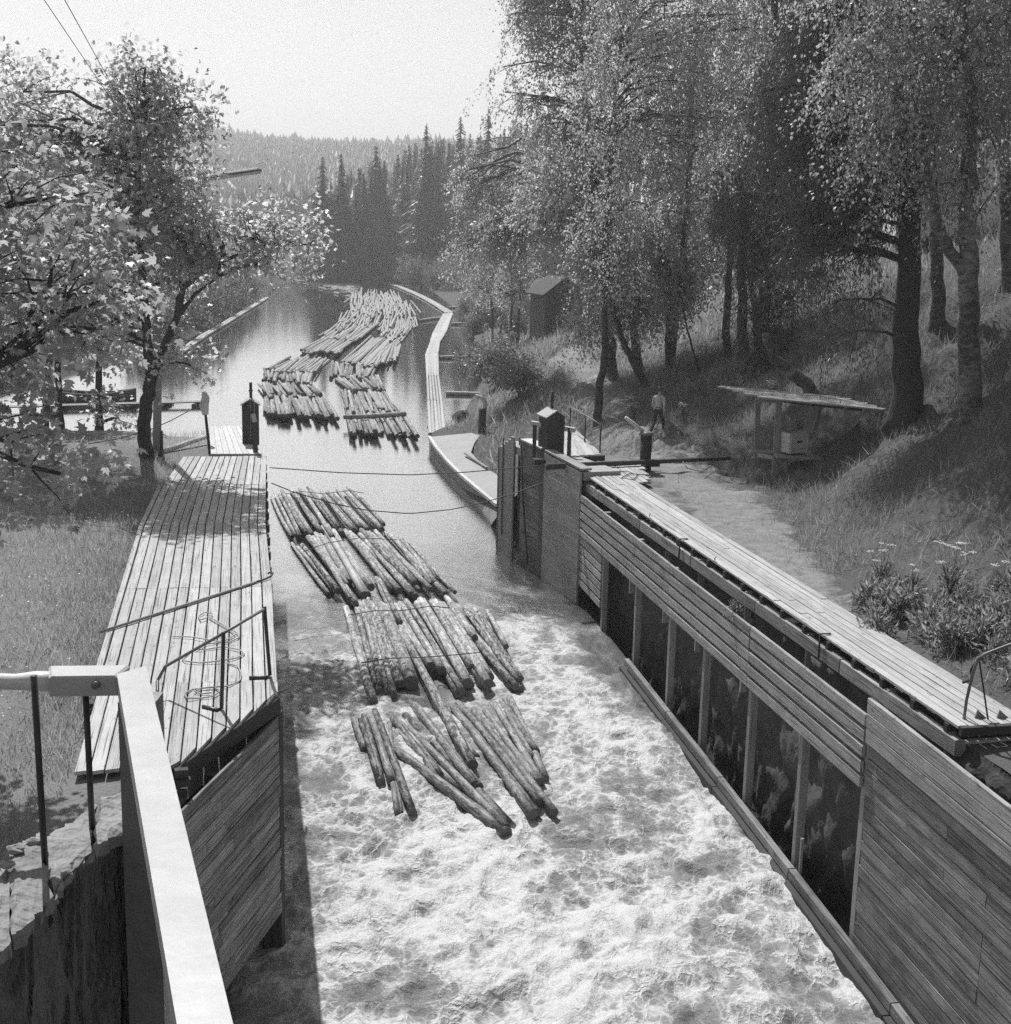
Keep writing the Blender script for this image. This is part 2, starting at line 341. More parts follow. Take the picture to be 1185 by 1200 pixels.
class Geo:
    def __init__(s): s.V = []; s.F = []; s.MI = []; s.S = []
    def add(s, V, F, mi=0, sm=False):
        b = len(s.V); s.V += [tuple(map(float, v)) for v in V]; s.F += [tuple(i + b for i in f) for f in F]; s.MI += [mi] * len(F); s.S += [sm] * len(F); return s
    def box(s, c, size, mi=0, rot=None):
        x, y, z = [q / 2 for q in size]
        V = np.array([(a, b, d) for a in (-x, x) for b in (-y, y) for d in (-z, z)], float)
        if rot is not None: V = V @ np.array(rot).T
        return s.add(V + np.array(c), [(0, 1, 3, 2), (4, 6, 7, 5), (0, 4, 5, 1), (2, 3, 7, 6), (0, 2, 6, 4), (1, 5, 7, 3)], mi)
    def bar(s, p0, p1, w, h, mi=0, up=(0, 0, 1)):
        p0 = np.array(p0, float); p1 = np.array(p1, float); a, b, c = frame(p1 - p0, up)
        V = [p + b * y + c * z for p in (p0, p1) for y, z in ((-w / 2, -h / 2), (w / 2, -h / 2), (w / 2, h / 2), (-w / 2, h / 2))]
        return s.add(V, [(3, 2, 1, 0), (4, 5, 6, 7), (0, 1, 5, 4), (1, 2, 6, 5), (2, 3, 7, 6), (3, 0, 4, 7)], mi)
    def tube(s, pts, r, n=6, mi=0, cap=True):
        V, F = tube(pts, r, n, cap); return s.add(V, F, mi, True)
    def build(s, name, mat, parent=None):
        me = mesh_py(name, s.V, s.F)
        me.polygons.foreach_set('material_index', s.MI); me.polygons.foreach_set('use_smooth', s.S)
        return put(name, me, mat, parent)
def frame(d, up=(0, 0, 1)):
    a = np.array(d, float); a /= np.linalg.norm(a); up = np.array(up, float)
    if abs(a @ up) > 0.98 * np.linalg.norm(up): up = np.array([0.13, 1, 0.0])
    b = np.cross(up, a); b /= np.linalg.norm(b); c = np.cross(a, b); return a, b, c
def tube(pts, r, n=6, cap=True):
    P = np.array(pts, float); k = len(P); rr = np.full(k, r, float) if np.isscalar(r) else np.array(r, float)
    T = np.gradient(P, axis=0); V = []; F = []
    _, b, c = frame(T[0])
    for i in range(k):
        a = T[i] / (np.linalg.norm(T[i]) + 1e-9); b = b - a * (a @ b); b /= np.linalg.norm(b) + 1e-9; c = np.cross(a, b)
        for j in range(n):
            q = 2 * math.pi * j / n; V.append(P[i] + rr[i] * (b * math.cos(q) + c * math.sin(q)))
    for i in range(k - 1):
        for j in range(n): F.append((i * n + j, i * n + (j + 1) % n, (i + 1) * n + (j + 1) % n, (i + 1) * n + j))
    if cap: F.append(tuple(reversed(range(n)))); F.append(tuple(range((k - 1) * n, k * n)))
    return V, F
def basis(p, a, b, c):
    return Matrix(((a[0], b[0], c[0], p[0]), (a[1], b[1], c[1], p[1]), (a[2], b[2], c[2], p[2]), (0, 0, 0, 1)))
def plank(name, p0, p1, w, t, mat, parent=None, up=(0, 0, 1), cham=0.006, jit=0.0, w1=None, tilt=0.0, sk1=0.0):
    """one board: its own x axis along p0-p1, width w across, thickness t along up; long edges eased"""
    p0 = np.array(p0, float); p1 = np.array(p1, float); L = float(np.linalg.norm(p1 - p0)); a, b, c = frame(p1 - p0, up)
    w1 = w if w1 is None else w1; V = []
    nseg = 3
    for i in range(nseg):
        f = i / (nseg - 1); ww = (w + (w1 - w) * f) / 2; tt = t / 2; k = min(cham, tt * 0.6, ww * 0.6)
        dy = random.uniform(-jit, jit); dz = random.uniform(-jit, jit) * 0.7
        x = f * L
        for (y, z) in ((-ww + k, -tt), (ww - k, -tt), (ww, -tt + k), (ww, tt - k), (ww - k, tt), (-ww + k, tt), (-ww, tt - k), (-ww, -tt + k)):
            V.append((x + (sk1 * y if i == nseg - 1 else 0), y + dy, z + dz + tilt * y))
    F = [tuple(reversed(range(8))), tuple(range(8 * (nseg - 1), 8 * nseg))]
    for i in range(nseg - 1):
        for j in range(8): F.append((8 * i + j, 8 * i + (j + 1) % 8, 8 * i + 8 + (j + 1) % 8, 8 * i + 8 + j))
    return put(name, mesh_py(name, V, F), mat, parent, basis(p0, a, b, c))
def log_mesh(name, L, r0, r1, n=10, bend=0.0, seg=5, knots=0.06):
    V = []; F = []; ph = random.uniform(0, 6.28)
    for i in range(seg):
        f = i / (seg - 1); r = r0 + (r1 - r0) * f; o = bend * math.sin(math.pi * f)
        for j in range(n):
            q = 2 * math.pi * j / n; rr = r * (1 + random.uniform(-knots, knots)); V.append((f * L, rr * math.cos(q) + o * math.cos(ph), rr * math.sin(q) + o * math.sin(ph)))
    for i in range(seg - 1):
        for j in range(n): F.append((i * n + j, i * n + (j + 1) % n, (i + 1) * n + (j + 1) % n, (i + 1) * n + j))
    F.append(tuple(reversed(range(n)))); F.append(tuple(range((seg - 1) * n, seg * n)))
    me = mesh_py(name, V, F)
    for p in me.polygons:
        p.use_smooth = len(p.vertices) == 4; p.material_index = 0 if len(p.vertices) == 4 else 1
    return me
def copy_thing(o, loc, label=None, rotz=0.0, scale=1.0, group=None):
    c = o.copy(); col.objects.link(c); c.location = tuple(loc); c.rotation_euler = (0, 0, rotz); c.scale = (scale,) * 3
    if label: c['label'] = label
    if group: c['group'] = group
    for ch in list(o.children):
        d = ch.copy(); col.objects.link(d); d.parent = c
        for g in list(ch.children):
            e = g.copy(); col.objects.link(e); e.parent = d
    return c
# ------------------------------------------------------------------ lock geometry: water level 0, decks at 3.8
DZ = 3.8
PR = VPlane((8.27, 5.0), (3.5, 31.3))              # right lock wall, near plane
PF = VPlane((2.17, 38.5), (0.2, 44.2))             # right lock wall, gate plane
PL = VPlane((-3.33, 19.42), (-7.27, 40.85))        # left lock wall
PW = VPlane((-3.33, 19.42), (-3.95, 15.98))        # left wing wall
def wallX(Y):
    return np.interp(Y, [-5, 5, 38.5, 44.2, 47.5], [10.08, 8.27, 2.19, 0.2, -0.94])
def leftX(Y):
    return np.interp(Y, [-5, 15.98, 19.42, 40.85, 47], [-6, -3.95, -3.33, -7.27, -8.4])
def zwater(Y):
    return np.interp(Y, [2, 8, 17.9, 24, 36, 60], [-1.3, -1.0, -0.46, -0.25, 0.0, 0.0])

def grid_mesh(name, X, Y, Z, attrs=None, mat=None, smooth=True):
    r, c = X.shape; V = np.stack([X, Y, Z], -1).reshape(-1, 3); i = np.arange(r * c).reshape(r, c)
    F = np.stack([i[:-1, :-1], i[:-1, 1:], i[1:, 1:], i[1:, :-1]], -1).reshape(-1, 4)
    me = mesh_np(name, V, F, smooth)
    for k, v in (attrs or {}).items():
        a = me.attributes.new(k, 'FLOAT', 'POINT'); a.data.foreach_set('value', np.ascontiguousarray(v, np.float32).ravel())
    return put(name, me, mat)

def poly_dist(X, Y, pts):
    d = np.full(X.shape, 1e9)
    for (a, b) in zip(pts[:-1], pts[1:]):
        a = np.array(a[:2]); b = np.array(b[:2]); ab = b - a; t = np.clip(((X - a[0]) * ab[0] + (Y - a[1]) * ab[1]) / (ab @ ab), 0, 1)
        d = np.minimum(d, np.hypot(X - a[0] - t * ab[0], Y - a[1] - t * ab[1]))
    return d

# --- right bank --------------------------------------------------------------
_D0 = lambda Y: np.interp(Y, [5, 15, 22, 26, 30, 39, 46, 55, 70], [2.6, 2.6, 2.7, 2.8, 3.2, 5.6, 6.6, 8.0, 9.5])
_EY = [-5, 5, 38.5, 44.2, 46.6, 48.5, 50, 53, 57, 66, 71, 73, 78, 101, 133, 176, 262, 292, 340]
_EX = [11.1, 9.3, 3.2, 1.2, 0.5, -0.2, -0.6, -1.2, -2.0, -3.4, -4.1, -3.3, -2.6, -1.6, -3.0, -6.0, -16, -36, -170]
def edgeR(Y): return np.interp(Y, _EY, _EX)
def _prof(Y):
    d0 = float(_D0(Y))
    near = [(0, 3.5), (.3, 3.5), (.9, 3.55), (d0 - 1, 3.62), (d0 + .4, 4.2), (d0 + 8.2, 10.6), (d0 + 30, 13), (125, 30)]
    K = {44.0: near,
         50.0: [(-.2, -.6), (.2, .35), (3.0, .6), (5.6, 3.2), (8.6, 3.8), (17.5, 10.2), (45, 16), (130, 34)],
         57.0: [(-.2, -.6), (.2, .35), (3.2, .7), (6.0, 2.8), (10, 3.9), (20, 10.0), (45, 17), (130, 34)],
         72.0: [(-1, -.8), (.3, .3), (2.5, 1.0), (6.5, 3.3), (11, 4.2), (22, 9.5), (45, 18), (130, 36)],
         100.0: [(-2, -.8), (.5, .3), (2.0, 1.3), (5.0, 3.2), (12, 4.8), (26, 9.5), (50, 20), (130, 42)],
         176.0: [(-3, -1), (.5, .2), (4, .8), (10, 2), (20, 5), (35, 10), (60, 20), (130, 42)],
         230.0: [(-3, -1), (.5, .2), (4, .7), (10, 1.5), (22, 3), (40, 7), (70, 14), (150, 30)],
         280.0: [(-3, -1), (.5, .2), (5, .6), (12, 1), (25, 1.4), (45, 2), (80, 3), (180, 4)],
         345.0: [(-3, -1), (.5, .2), (5, .6), (12, .9), (25, 1.1), (45, 1.4), (80, 1.6), (180, 2)]}
    if Y <= 44: return np.array(near)
    ks = sorted(K); j = max(i for i, k in enumerate(ks) if k <= Y); a, b = ks[j], ks[min(j + 1, len(ks) - 1)]
    f = 0 if a == b else (Y - a) / (b - a)
    return np.array(K[a]) * (1 - f) + np.array(K[b]) * f
PATH = [W(985, 800, 3.6), W(900, 665, 3.6), W(850, 590, 3.6), W(800, 548, 3.6), W(765, 512, 3.7), W(725, 468, 4.0), W(692, 430, 4.1), W(672, 405, 4.2), W(665, 392, 4.3)]
def zright(X, Y):
    """height of the right bank at scalar points"""
    p = _prof(Y); d = X - float(edgeR(Y)); return float(np.interp(d, p[:, 0], p[:, 1])) + float(bank_noise(np.array(X), np.array(Y), np.array(d)))
def bank_noise(X, Y, d):
    k = np.clip((d - 2.2) / 3, 0, 1)
    return k * ((fbm(X * .35, Y * .35, 3, 3) - .5) * 1.1 + (fbm(X * 1.4, Y * 1.4, 8, 3) - .5) * .7) + (fbm(X * 2.2, Y * 2.2, 5, 2) - .5) * .06
Ys = np.concatenate([np.arange(3, 50, .4), np.arange(50, 90, .8), np.arange(90, 180, 2.2), np.arange(180, 345, 5)])
ds = np.concatenate([np.linspace(-.0, 14, 60) , np.linspace(14.6, 40, 30), np.linspace(44, 180, 22)])
GX = np.zeros((len(Ys), len(ds))); GY = np.zeros_like(GX); GZ = np.zeros_like(GX)
for i, y in enumerate(Ys):
    p = _prof(y); d = ds + p[0, 0] * (1 if y > 44 else 0); GX[i] = edgeR(y) + d; GY[i] = y; GZ[i] = np.interp(d, p[:, 0], p[:, 1])
GD = GX - edgeR(GY)
GZ += bank_noise(GX, GY, GD)
bare = .8 * (1 - sstep(.5, 1.9, poly_dist(GX, GY, PATH)))
bare = np.maximum(bare, .56 * (1 - sstep(_D0(GY) - 2.0, _D0(GY) - .4, GD)) * (GY > 24) * (GY < 52))
props(grid_mesh('right_bank', GX, GY, GZ, {'bare': bare}, M['ground']), 'grassy bank with a trodden path rising steeply to the right', None, None, 'structure')

# dark rock and earth behind the open posts of the right wall
ss = np.arange(0, 34.4, .11); zs = np.linspace(-1.6, 3.52, 48); S, Z = np.meshgrid(ss, zs, indexing='ij')
off = .78 + (fbm(S * 1.2, Z * .9, 41, 4) - .5) * .45 - (1 - np.abs(2 * fbm(S * 2.6, Z * 1.3, 45, 3) - 1) * 3) * .10
off = np.clip(off, .55, 1.0); off = np.where(Z > 3.4, .95, off)
X = PR.A[0] + PR.t[0] * S - PR.n[0] * off; Y = PR.A[1] + PR.t[1] * S - PR.n[1] * off
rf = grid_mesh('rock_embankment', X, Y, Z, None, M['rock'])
props(rf, 'dark wet rock and earth face behind the open posts of the lock wall', None, None, 'structure')

# --- left meadow ---------------------------------------------------------------
Ys = np.arange(3, 52, .4); ds = np.concatenate([np.linspace(0, 16, 50), np.linspace(17, 60, 26)])
GY, GD = np.meshgrid(Ys, ds, indexing='ij'); GX = leftX(GY) - .35 - GD
shore = 46.6 + (fbm(GX * .3, GX * 0 + 2.2, 12, 2) - .5) * 1.6 - np.clip((-GX - 24) * .15, 0, 6)
GZ = 3.62 + (fbm(GX * .4, GY * .4, 22, 3) - .5) * .3 * np.clip((GD - 3) / 3, 0, 1) - .12 * (GD < 3.2) * (GY > 17.5) + .05 * (GY <= 17.5) - 4.4 * sstep(-.4, 2.6, GY - shore) - .5 * (GD < .2)
GZ = np.where(GY < 13, GZ - np.clip((13 - GY) * .15, 0, 1), GZ)
bare = np.maximum(.75 * (1 - sstep(.5, 2.2, poly_dist(GX, GY, [W(150, 510, 3.5), W(200, 520, 3.5), W(262, 512, 3.5)]))), .75 * sstep(-.6, .6, GY - shore))
props(grid_mesh('meadow', GX, GY, GZ, {'bare': bare}, M['meadow']), 'sunlit grass meadow left of the lock', None, None, 'structure')
def zleft(X, Y):
    sh = 46.6 + (fbm(X * .3, 2.2 + 0 * X, 12, 2) - .5) * 1.6
    return 3.62 + (fbm(X * .4, Y * .4, 22, 3) - .5) * .3 - 4.4 * sstep(-.4, 2.6, Y - sh)

# --- far left shore -----------------------------------------------------------
Ys = np.concatenate([np.arange(50, 130, 2.5), np.arange(130, 345, 6)]); ds = np.concatenate([np.linspace(-3, 20, 24), np.linspace(24, 160, 24)])
GY, GD = np.meshgrid(Ys, ds, indexing='ij')
edgeL = lambda y: np.interp(y, [50, 90, 128, 160, 210, 300, 345], [-30, -31, -30, -33, -41, -68, -92])
GX = edgeL(GY) - GD
GZ = np.interp(GD, [-3, 0, 2, 10, 40, 160], [-1, 0, .8, 1.8, 6, 30]) + (fbm(GX * .15, GY * .15, 61, 3) - .5) * 1.2 * np.clip(GD / 5, 0, 1)
props(grid_mesh('left_shore', GX, GY, GZ, {'bare': 0 * GX}, M['forestfloor']), 'wooded far left shore of the lake', None, None, 'structure')

# --- land beyond the lake and the far hill ---------------------------------------
Ys = np.concatenate([np.arange(292, 700, 12), np.arange(700, 1500, 25), np.arange(1500, 3001, 150)]); Xs = np.linspace(-1500, 1500, 121)
GY, GX = np.meshgrid(Ys, Xs, indexing='ij')
def zhill(X, Y):
    k = sstep(420, 1150, Y)
    ridge = np.interp(X / np.maximum(Y, 1) * 1150, [-700, -420, -260, -120, 30, 200, 700], [62, 70, 78, 66, 70, 95, 130])
    nearrise = sstep(300, 470, Y) * np.interp(X, [-120, -30, 60, 200], [2, 8, 24, 60])
    return .4 + nearrise * (1 - k) + k * ridge + (fbm(X * .006, Y * .006, 71, 4) - .5) * 26 * k - 3 * (Y < 300)
props(grid_mesh('hill', GX, GY, zhill(GX, GY), {'bare': 0 * GX}, M['forestfloor']), 'far wooded hill beyond the lake', None, None, 'structure')
# ground sheet under everything, to the horizon
gp = mesh_py('ground', [(-1650, -420, -4), (1650, -420, -4), (1650, 3020, -4), (-1650, 3020, -4)], [(0, 1, 2, 3)])
props(put('ground', gp, M['forestfloor']), 'ground far below reaching to the horizon', None, None, 'structure')

# --- water --------------------------------------------------------------------------
Ys = np.concatenate([np.arange(5, 16, .16), np.arange(16, 34, .075), np.arange(34, 46.05, .12)])
u = np.linspace(0, 1, 165); GY, U = np.meshgrid(Ys, u, indexing='ij')
xl = leftX(np.maximum(GY, 19.42)) - np.interp(GY, [5, 16, 24], [3.2, 3.2, .3]); xr = wallX(GY) + np.interp(GY, [34, 38.6, 40], [.12, .12, .6])
GX = xl + (xr - xl) * U
amp = np.interp(GY, [5, 18, 24, 31, 37, 43, 46], [.36, .32, .25, .15, .06, .015, 0])
wx = GX + .7 * (fbm(GX * .8, GY * .8, 91, 3) - .5); wy = GY + .9 * (fbm(GX * .8 + 40, GY * .8, 92, 3) - .5)
h1 = fbm(wx * .75, wy * .6, 93, 3) - .5; h2 = fbm(wx * 2.6, wy * 1.9, 95, 4) - .5
h3 = 1 - np.abs(2 * fbm(wx * 1.7, wy * 1.3, 97, 4) - 1) * 2.2
hz = amp * (1.5 * h1 + .9 * h2 + .35 * h3)
Wd = (GX - leftX(GY)) / (wallX(GY) - leftX(GY))
GZ = zwater(GY) + hz * sstep(0, .06, U) * sstep(0, .06, 1 - U)
fbase = np.interp(GY, [5, 20, 25, 28, 31, 34, 37, 40, 41], [.64, .62, .57, .49, .38, .28, .17, .06, 0])
# churned tongue beside the raft and smoother dark water by the right wall
fbase += .20 * np.exp(-((Wd - .78) / .1) ** 2) * sstep(39, 36, GY) * sstep(26, 31, GY)
fbase -= .22 * np.exp(-((Wd - .95) / .07) ** 2) * sstep(28, 33, GY)
fbase -= .14 * np.exp(-((Wd - .02) / .05) ** 2)  # foam thinned beside the left wall: the wall's shadow put into the water's tone
foam = fbase + .95 * (fbm(wx * .8, wy * .5, 99, 3) - .5) + .75 * h2 * sstep(40, 34, GY) - .25 * sstep(.55, .9, fbm(wx * .55, wy * .45, 103, 3)) 
foam = np.where(GY > 41, 0, np.clip(foam, 0, 1))
chop = np.interp(GY, [5, 30, 34, 38, 42, 46], [.8, .8, .7, .45, .25, .15]) * (.6 + .8 * fbm(GX * .5, GY * .3, 77, 2))
r, c = GX.shape; V1 = np.stack([GX, GY, GZ], -1).reshape(-1, 3); i = np.arange(r * c).reshape(r, c)
F1 = np.stack([i[:-1, :-1], i[:-1, 1:], i[1:, 1:], i[1:, :-1]], -1).reshape(-1, 4)
ylast = float(Ys[-1])
Ys = np.concatenate([[ylast], np.arange(48, 120, 3), np.arange(120, 350, 8)]); Xs = np.concatenate([np.arange(-110, -20, 6), np.arange(-20, 16, 2.0)])
LY, LX = np.meshgrid(Ys, Xs, indexing='ij'); r2, c2 = LX.shape
V2 = np.stack([LX, LY, 0 * LX], -1).reshape(-1, 3); i = np.arange(r2 * c2).reshape(r2, c2) + len(V1)
F2 = np.stack([i[:-1, :-1], i[:-1, 1:], i[1:, 1:], i[1:, :-1]], -1).reshape(-1, 4)
me = mesh_np('river_water', np.concatenate([V1, V2]), np.concatenate([F1, F2]), True)
lchop = np.interp(LY, [46, 60, 90, 200, 340], [.15, .07, .025, .014, .014])
for k, v in (('foam', np.concatenate([foam.ravel(), 0 * LX.ravel()])), ('chop', np.concatenate([chop.ravel(), lchop.ravel()]))):
    a = me.attributes.new(k, 'FLOAT', 'POINT'); a.data.foreach_set('value', v.astype(np.float32))
props(put('river_water', me, M['water']), 'still lake running into foaming white water in the lock', None, None, 'structure')
def v3(p): return np.array([float(p[0]), float(p[1]), float(p[2])])
def N3(pl): return np.array([pl.n[0], pl.n[1], 0.0])
def slab(name, top, thick, mat, parent=None):
    """flat polygon slab from its top corners"""
    top = [v3(p) for p in top]; n = len(top); bot = [p - np.array([0, 0, thick]) for p in top]
    F = [tuple(range(n)), tuple(range(2 * n - 1, n - 1, -1))] + [(i + n, (i + 1) % n + n, (i + 1) % n, i) for i in range(n)]
    a = np.cross(top[1] - top[0], top[2] - top[1])
    if a[2] < 0: F = [tuple(reversed(f)) for f in F]
    return put(name, mesh_py(name, top + bot, F), mat, parent)

# =================================================================== right lock wall
rw = thing('plank_wall', 'long timber plank wall along the right side of the lock, open posts in its middle', 'wall', PR.at(14.9, -.4))
nR = N3(PR)
def wboard(s0, s1, z0, z1, off, mat, w, t=.055, jit=.004, parent=rw, name='board', pl=PR):
    return plank(name, pl.at(s0, z0, off), pl.at(s1, z1, off), w, t, mat, parent, up=N3(pl), jit=jit, tilt=random.uniform(-.01, .01))
# near solid panel
z = 3.85
for k in range(3):
    wboard(4.0, 14.93 - .02 * k, z - .115, z - .115, .03, M['beam'], .225, .07); z -= .235
z -= .07
k = 0
while z > -1.25:
    h = random.uniform(.17, .215); cut = random.choice([8.2, 9.6, 11.3, 12.4])
    e = 14.9 + random.uniform(-.05, .03)
    wboard(4.0, cut - .01, z - h / 2, z - h / 2, -.03, M['wall'], h - .012); wboard(cut + .01, e, z - h / 2, z - h / 2, -.03 + random.uniform(-.006, .006), M['wall'], h - .012)
    z -= h; k += 1
# open rails
ztop = lambda s: np.interp(s, [15, 24, 34.2], [3.56, 3.42, 3.28])
for k in range(5):
    cuts = [14.98, 20.02, 25.2, 28.12 if k % 2 else 31.4, 34.08]
    for a, b in zip(cuts[:-1], cuts[1:]):
        za = ztop(a) - .1 - .248 * k; zb = ztop(b) - .1 - .248 * k
        wboard(a + .012, b - .012, za, zb, .03 + random.uniform(-.008, .008), M['beam'], .185, .06)
for k in range(5, 11):                                           # short louvre boards
    za = 3.29 - .1 - .248 * k
    wboard(31.5, 34.08, za + random.uniform(-.01, .01), za - .01, .0, M['beam'], .195, .05)
for s in (31.42, 28.12, 25.25, 22.78, 20.02, 17.48, 15.02):
    plank('post', PR.at(s, -1.6, -.09), PR.at(s + random.uniform(-.03, .03), 3.3, -.09), .15, .15, M['greywood'], rw, up=N3(PR), jit=.004)
for a, b in ((28.25, 24.6), (24.57, 21.0), (20.97, 17.2), (17.17, 13.2), (13.17, 8.9), (8.87, 4.2)):   # sill beams at the water
    za = zwater(PR.at(a, 0)[1]) ; zb = zwater(PR.at(b, 0)[1])
    plank('sill_beam', PR.at(a, za + .2, .12), PR.at(b, zb + .2, .12), .13, .17, M['wall'], rw, up=(0, 0, 1), jit=.006)
    plank('sill_beam', PR.at(a, za - .02, .24), PR.at(b, zb - .02, .24), .12, .22, M['darkwood'], rw, up=(0, 0, 1), jit=.006)
plank('bolt_post', PR.at(17.1, -.3, -.0), PR.at(17.1, .55, -.0), .05, .05, M['greywood'], rw, up=N3(PR))

# gate section of the right wall
gw = thing('gate_pier', 'tall boarded gate pier upstream of the louvre boards on the right', 'pier', PF.at(0, -.4))
sb, sc_, sd, se, sf = [PF.hit(x, y)[0] for x, y in ((638, 600), (632, 600), (608, 590), (602, 585), (586, 570))]
z = 4.0; k = 0
while z > -.9:
    h = .205; dz = -.10 if k < 0 else 0
    wboard(.02, sb, z - h / 2 - .08, z - h / 2, .02 + random.uniform(-.002, .002), M['wallfine'], h - .003, .06, .001, gw, pl=PF); z -= h; k += 1
plank('cap_board', PF.at(-.02, 4.0, -.12), PF.at(sb, 4.08, -.12), .34, .06, M['beam'], gw)
plank('corner_post', PF.at((sb + sc_) / 2, -1.4, -.02), PF.at((sb + sc_) / 2, 4.0, -.02), sc_ - sb - .02, .1, M['darkwood'], gw, up=N3(PF))
z = 4.0
while z > -.9:
    wboard(sc_ + .01, sd, z - .16, z - .16, -.07 + random.uniform(-.006, .006), M['wall'], .31, .06, .003, gw, pl=PF); z -= .325
plank('cap_board', PF.at(sc_, 4.06, -.2), PF.at(sd, 4.06, -.2), .4, .06, M['palewood'], gw)
g = Geo(); g.bar(PF.at((sd + se) / 2, -1.4, -.3), PF.at((sd + se) / 2, 4.0, -.3), se - sd + .8, .06, 0, up=N3(PF)); g.build('slot_back', M['tarwood'], gw)
for k in range(5):
    a = se + (sf - se) * k / 5; b = se + (sf - se) * (k + 1) / 5; q = (a + b) / 2
    plank('upright_board', PF.at(q, -1.4, .02), PF.at(q, 4.05 - .12 * k, .02), b - a - .008, .06, M['wallfine'], gw, up=N3(PF))
plank('end_post', PF.at(sf + .06, -1.4, -.02), PF.at(sf + .06, 3.5, -.02), .12, .16, M['darkwood'], gw, up=N3(PF))
# lintel boards carrying the top between pier and embankment (fills the pier's inside)
slab('pier_top', [PF.at(0, 3.92, -.06), PF.at(sf, 3.7, -.06), PF.at(sf, 3.7, -1.2), PF.at(0, 3.92, -1.2)], .25, M['concrete'], gw)
g = Geo(); q = PF.hit(606, 560)[0]; g.tube([PF.at(q, 3.95, .1), PF.at(q - .02, -.3, .1)], .03, 6); g.build('guide_rod', M['iron'], gw)
g = Geo(); q = PF.hit(592, 540)[0]; g.tube([PF.at(q, 3.9, .08), PF.at(q - .02, .6, .08)], .022, 6); g.build('guide_rod', M['iron'], gw)
g = Geo(); a_ = PF.hit(612, 520); b_ = PF.hit(620, 662); g.tube([PF.at(a_[0], 4.0, .05), PF.at((a_[0] + b_[0]) / 2 + .03, 2, .06), PF.at(b_[0], .2, .05)], .035, 6); g.build('hanging_chain', M['iron'], gw)

# right walkway deck --------------------------------------------------------------
rd = thing('plank_walkway', 'sunlit plank walkway on joists above the right lock wall', 'walkway', W(900, 700, 3.4))
A0, A1 = W(664, 541, DZ), W(1125, 852, DZ)          # channel edge, far -> near
B0, B1 = W(772, 576, DZ), W(1187, 836, DZ)          # bank edge
B1 = A1 + (B1 - A1) * 1.02
da = (A1 - A0) / np.linalg.norm(A1 - A0)
def dk(f, g_):                                       # f along 0..1, g_ across 0..1
    a = A0 + (A1 - A0) * f; wdt = np.interp(f, [0, .22, 1], [1.3, 1.12, 1.18]); nrm = np.array([-da[1], da[0], 0.0])
    return a + nrm * wdt * g_
NB = 7
for j in range(NB):
    cuts = [0, .17 + .03 * (j % 3), .43 + .04 * ((j + 1) % 3), .70 + .04 * (j % 2), 1.0]
    for a, b in zip(cuts[:-1], cuts[1:]):
        e = .012 * random.uniform(-1, 1) if b == 1 else 0
        p0 = dk(a + .0004, (j + .5) / NB); p1 = dk(b - .0004 + e * .3, (j + .5) / NB); w = np.linalg.norm(dk(.5, 1 / NB) - dk(.5, 0)) - .012
        dz = random.uniform(-.006, .006)
        plank('plank', p0 - [0, 0, .025 - dz], p1 - [0, 0, .025 - dz], w, .05, M['deck'], rd, jit=.003)
nrm = np.array([-da[1], da[0], 0.0])
for j in range(6):                                   # wider landing at the far end
    f1 = [.155, .15, .135, .10, .06, .03][j]
    p0 = dk(.0005, 1) + nrm * (.095 + .17 * j); p1 = dk(f1, 1) + nrm * (.095 + .17 * j)
    plank('plank', p0 - [0, 0, .03], p1 - [0, 0, .03], .155, .05, M['deck'], rd, jit=.003)
for f in np.linspace(.015, .985, 23):                # joists, their ends show
    p = dk(f, -.02); q = dk(f, 1.0)
    plank('joist', p - [0, 0, .13], q - [0, 0, .13], .11, .13, M['darkwood'], rd)
for a, b in zip(np.linspace(0, 1, 7)[:-1], np.linspace(0, 1, 7)[1:]):
    plank('stringer', dk(a + .001, .02) - [0, 0, .33], dk(b - .001, .02) - [0, 0, .33], .12, .25, M['beam'], rd, jit=.006)
for f in (.11, .30, .42, .52, .64, .77, .905, .985):
    p = dk(f, .06); plank('support_post', [p[0], p[1], 1.5], [p[0], p[1], 3.62], .13, .13, M['greywood'], rd, up=(1, 0, 0))
e0, e1 = dk(1, -.02), dk(1, 1.6)
plank('end_beam', e0 + da * .06 - [0, 0, .045], e1 + da * .06 - [0, 0, .045], .09, .13, M['darkwood'], rd)
plank('cross_beam', dk(.995, .06) - [0, 0, .38], dk(.995, 1.7) - [0, 0, .38], .12, .24, M['palewood'], rd)
g = Geo()
for f in (.36, .56): 
    p = dk(f, .01); g.tube([p + [0, 0, .02], p + [0, 0, .07], p + da * .06 + [0, 0, .1]], .012, 5)
g.build('iron_hook', M['iron'], rd)
for f in (.47, .80):
    p = dk(f, -.06); g = Geo(); g.tube([p + nrm * .2 + [0, 0, .02], p + [0, 0, .03], p - [0, 0, .2], p - [0, 0, .42]], .018, 6); g.build('iron_strap', M['iron'], rd)

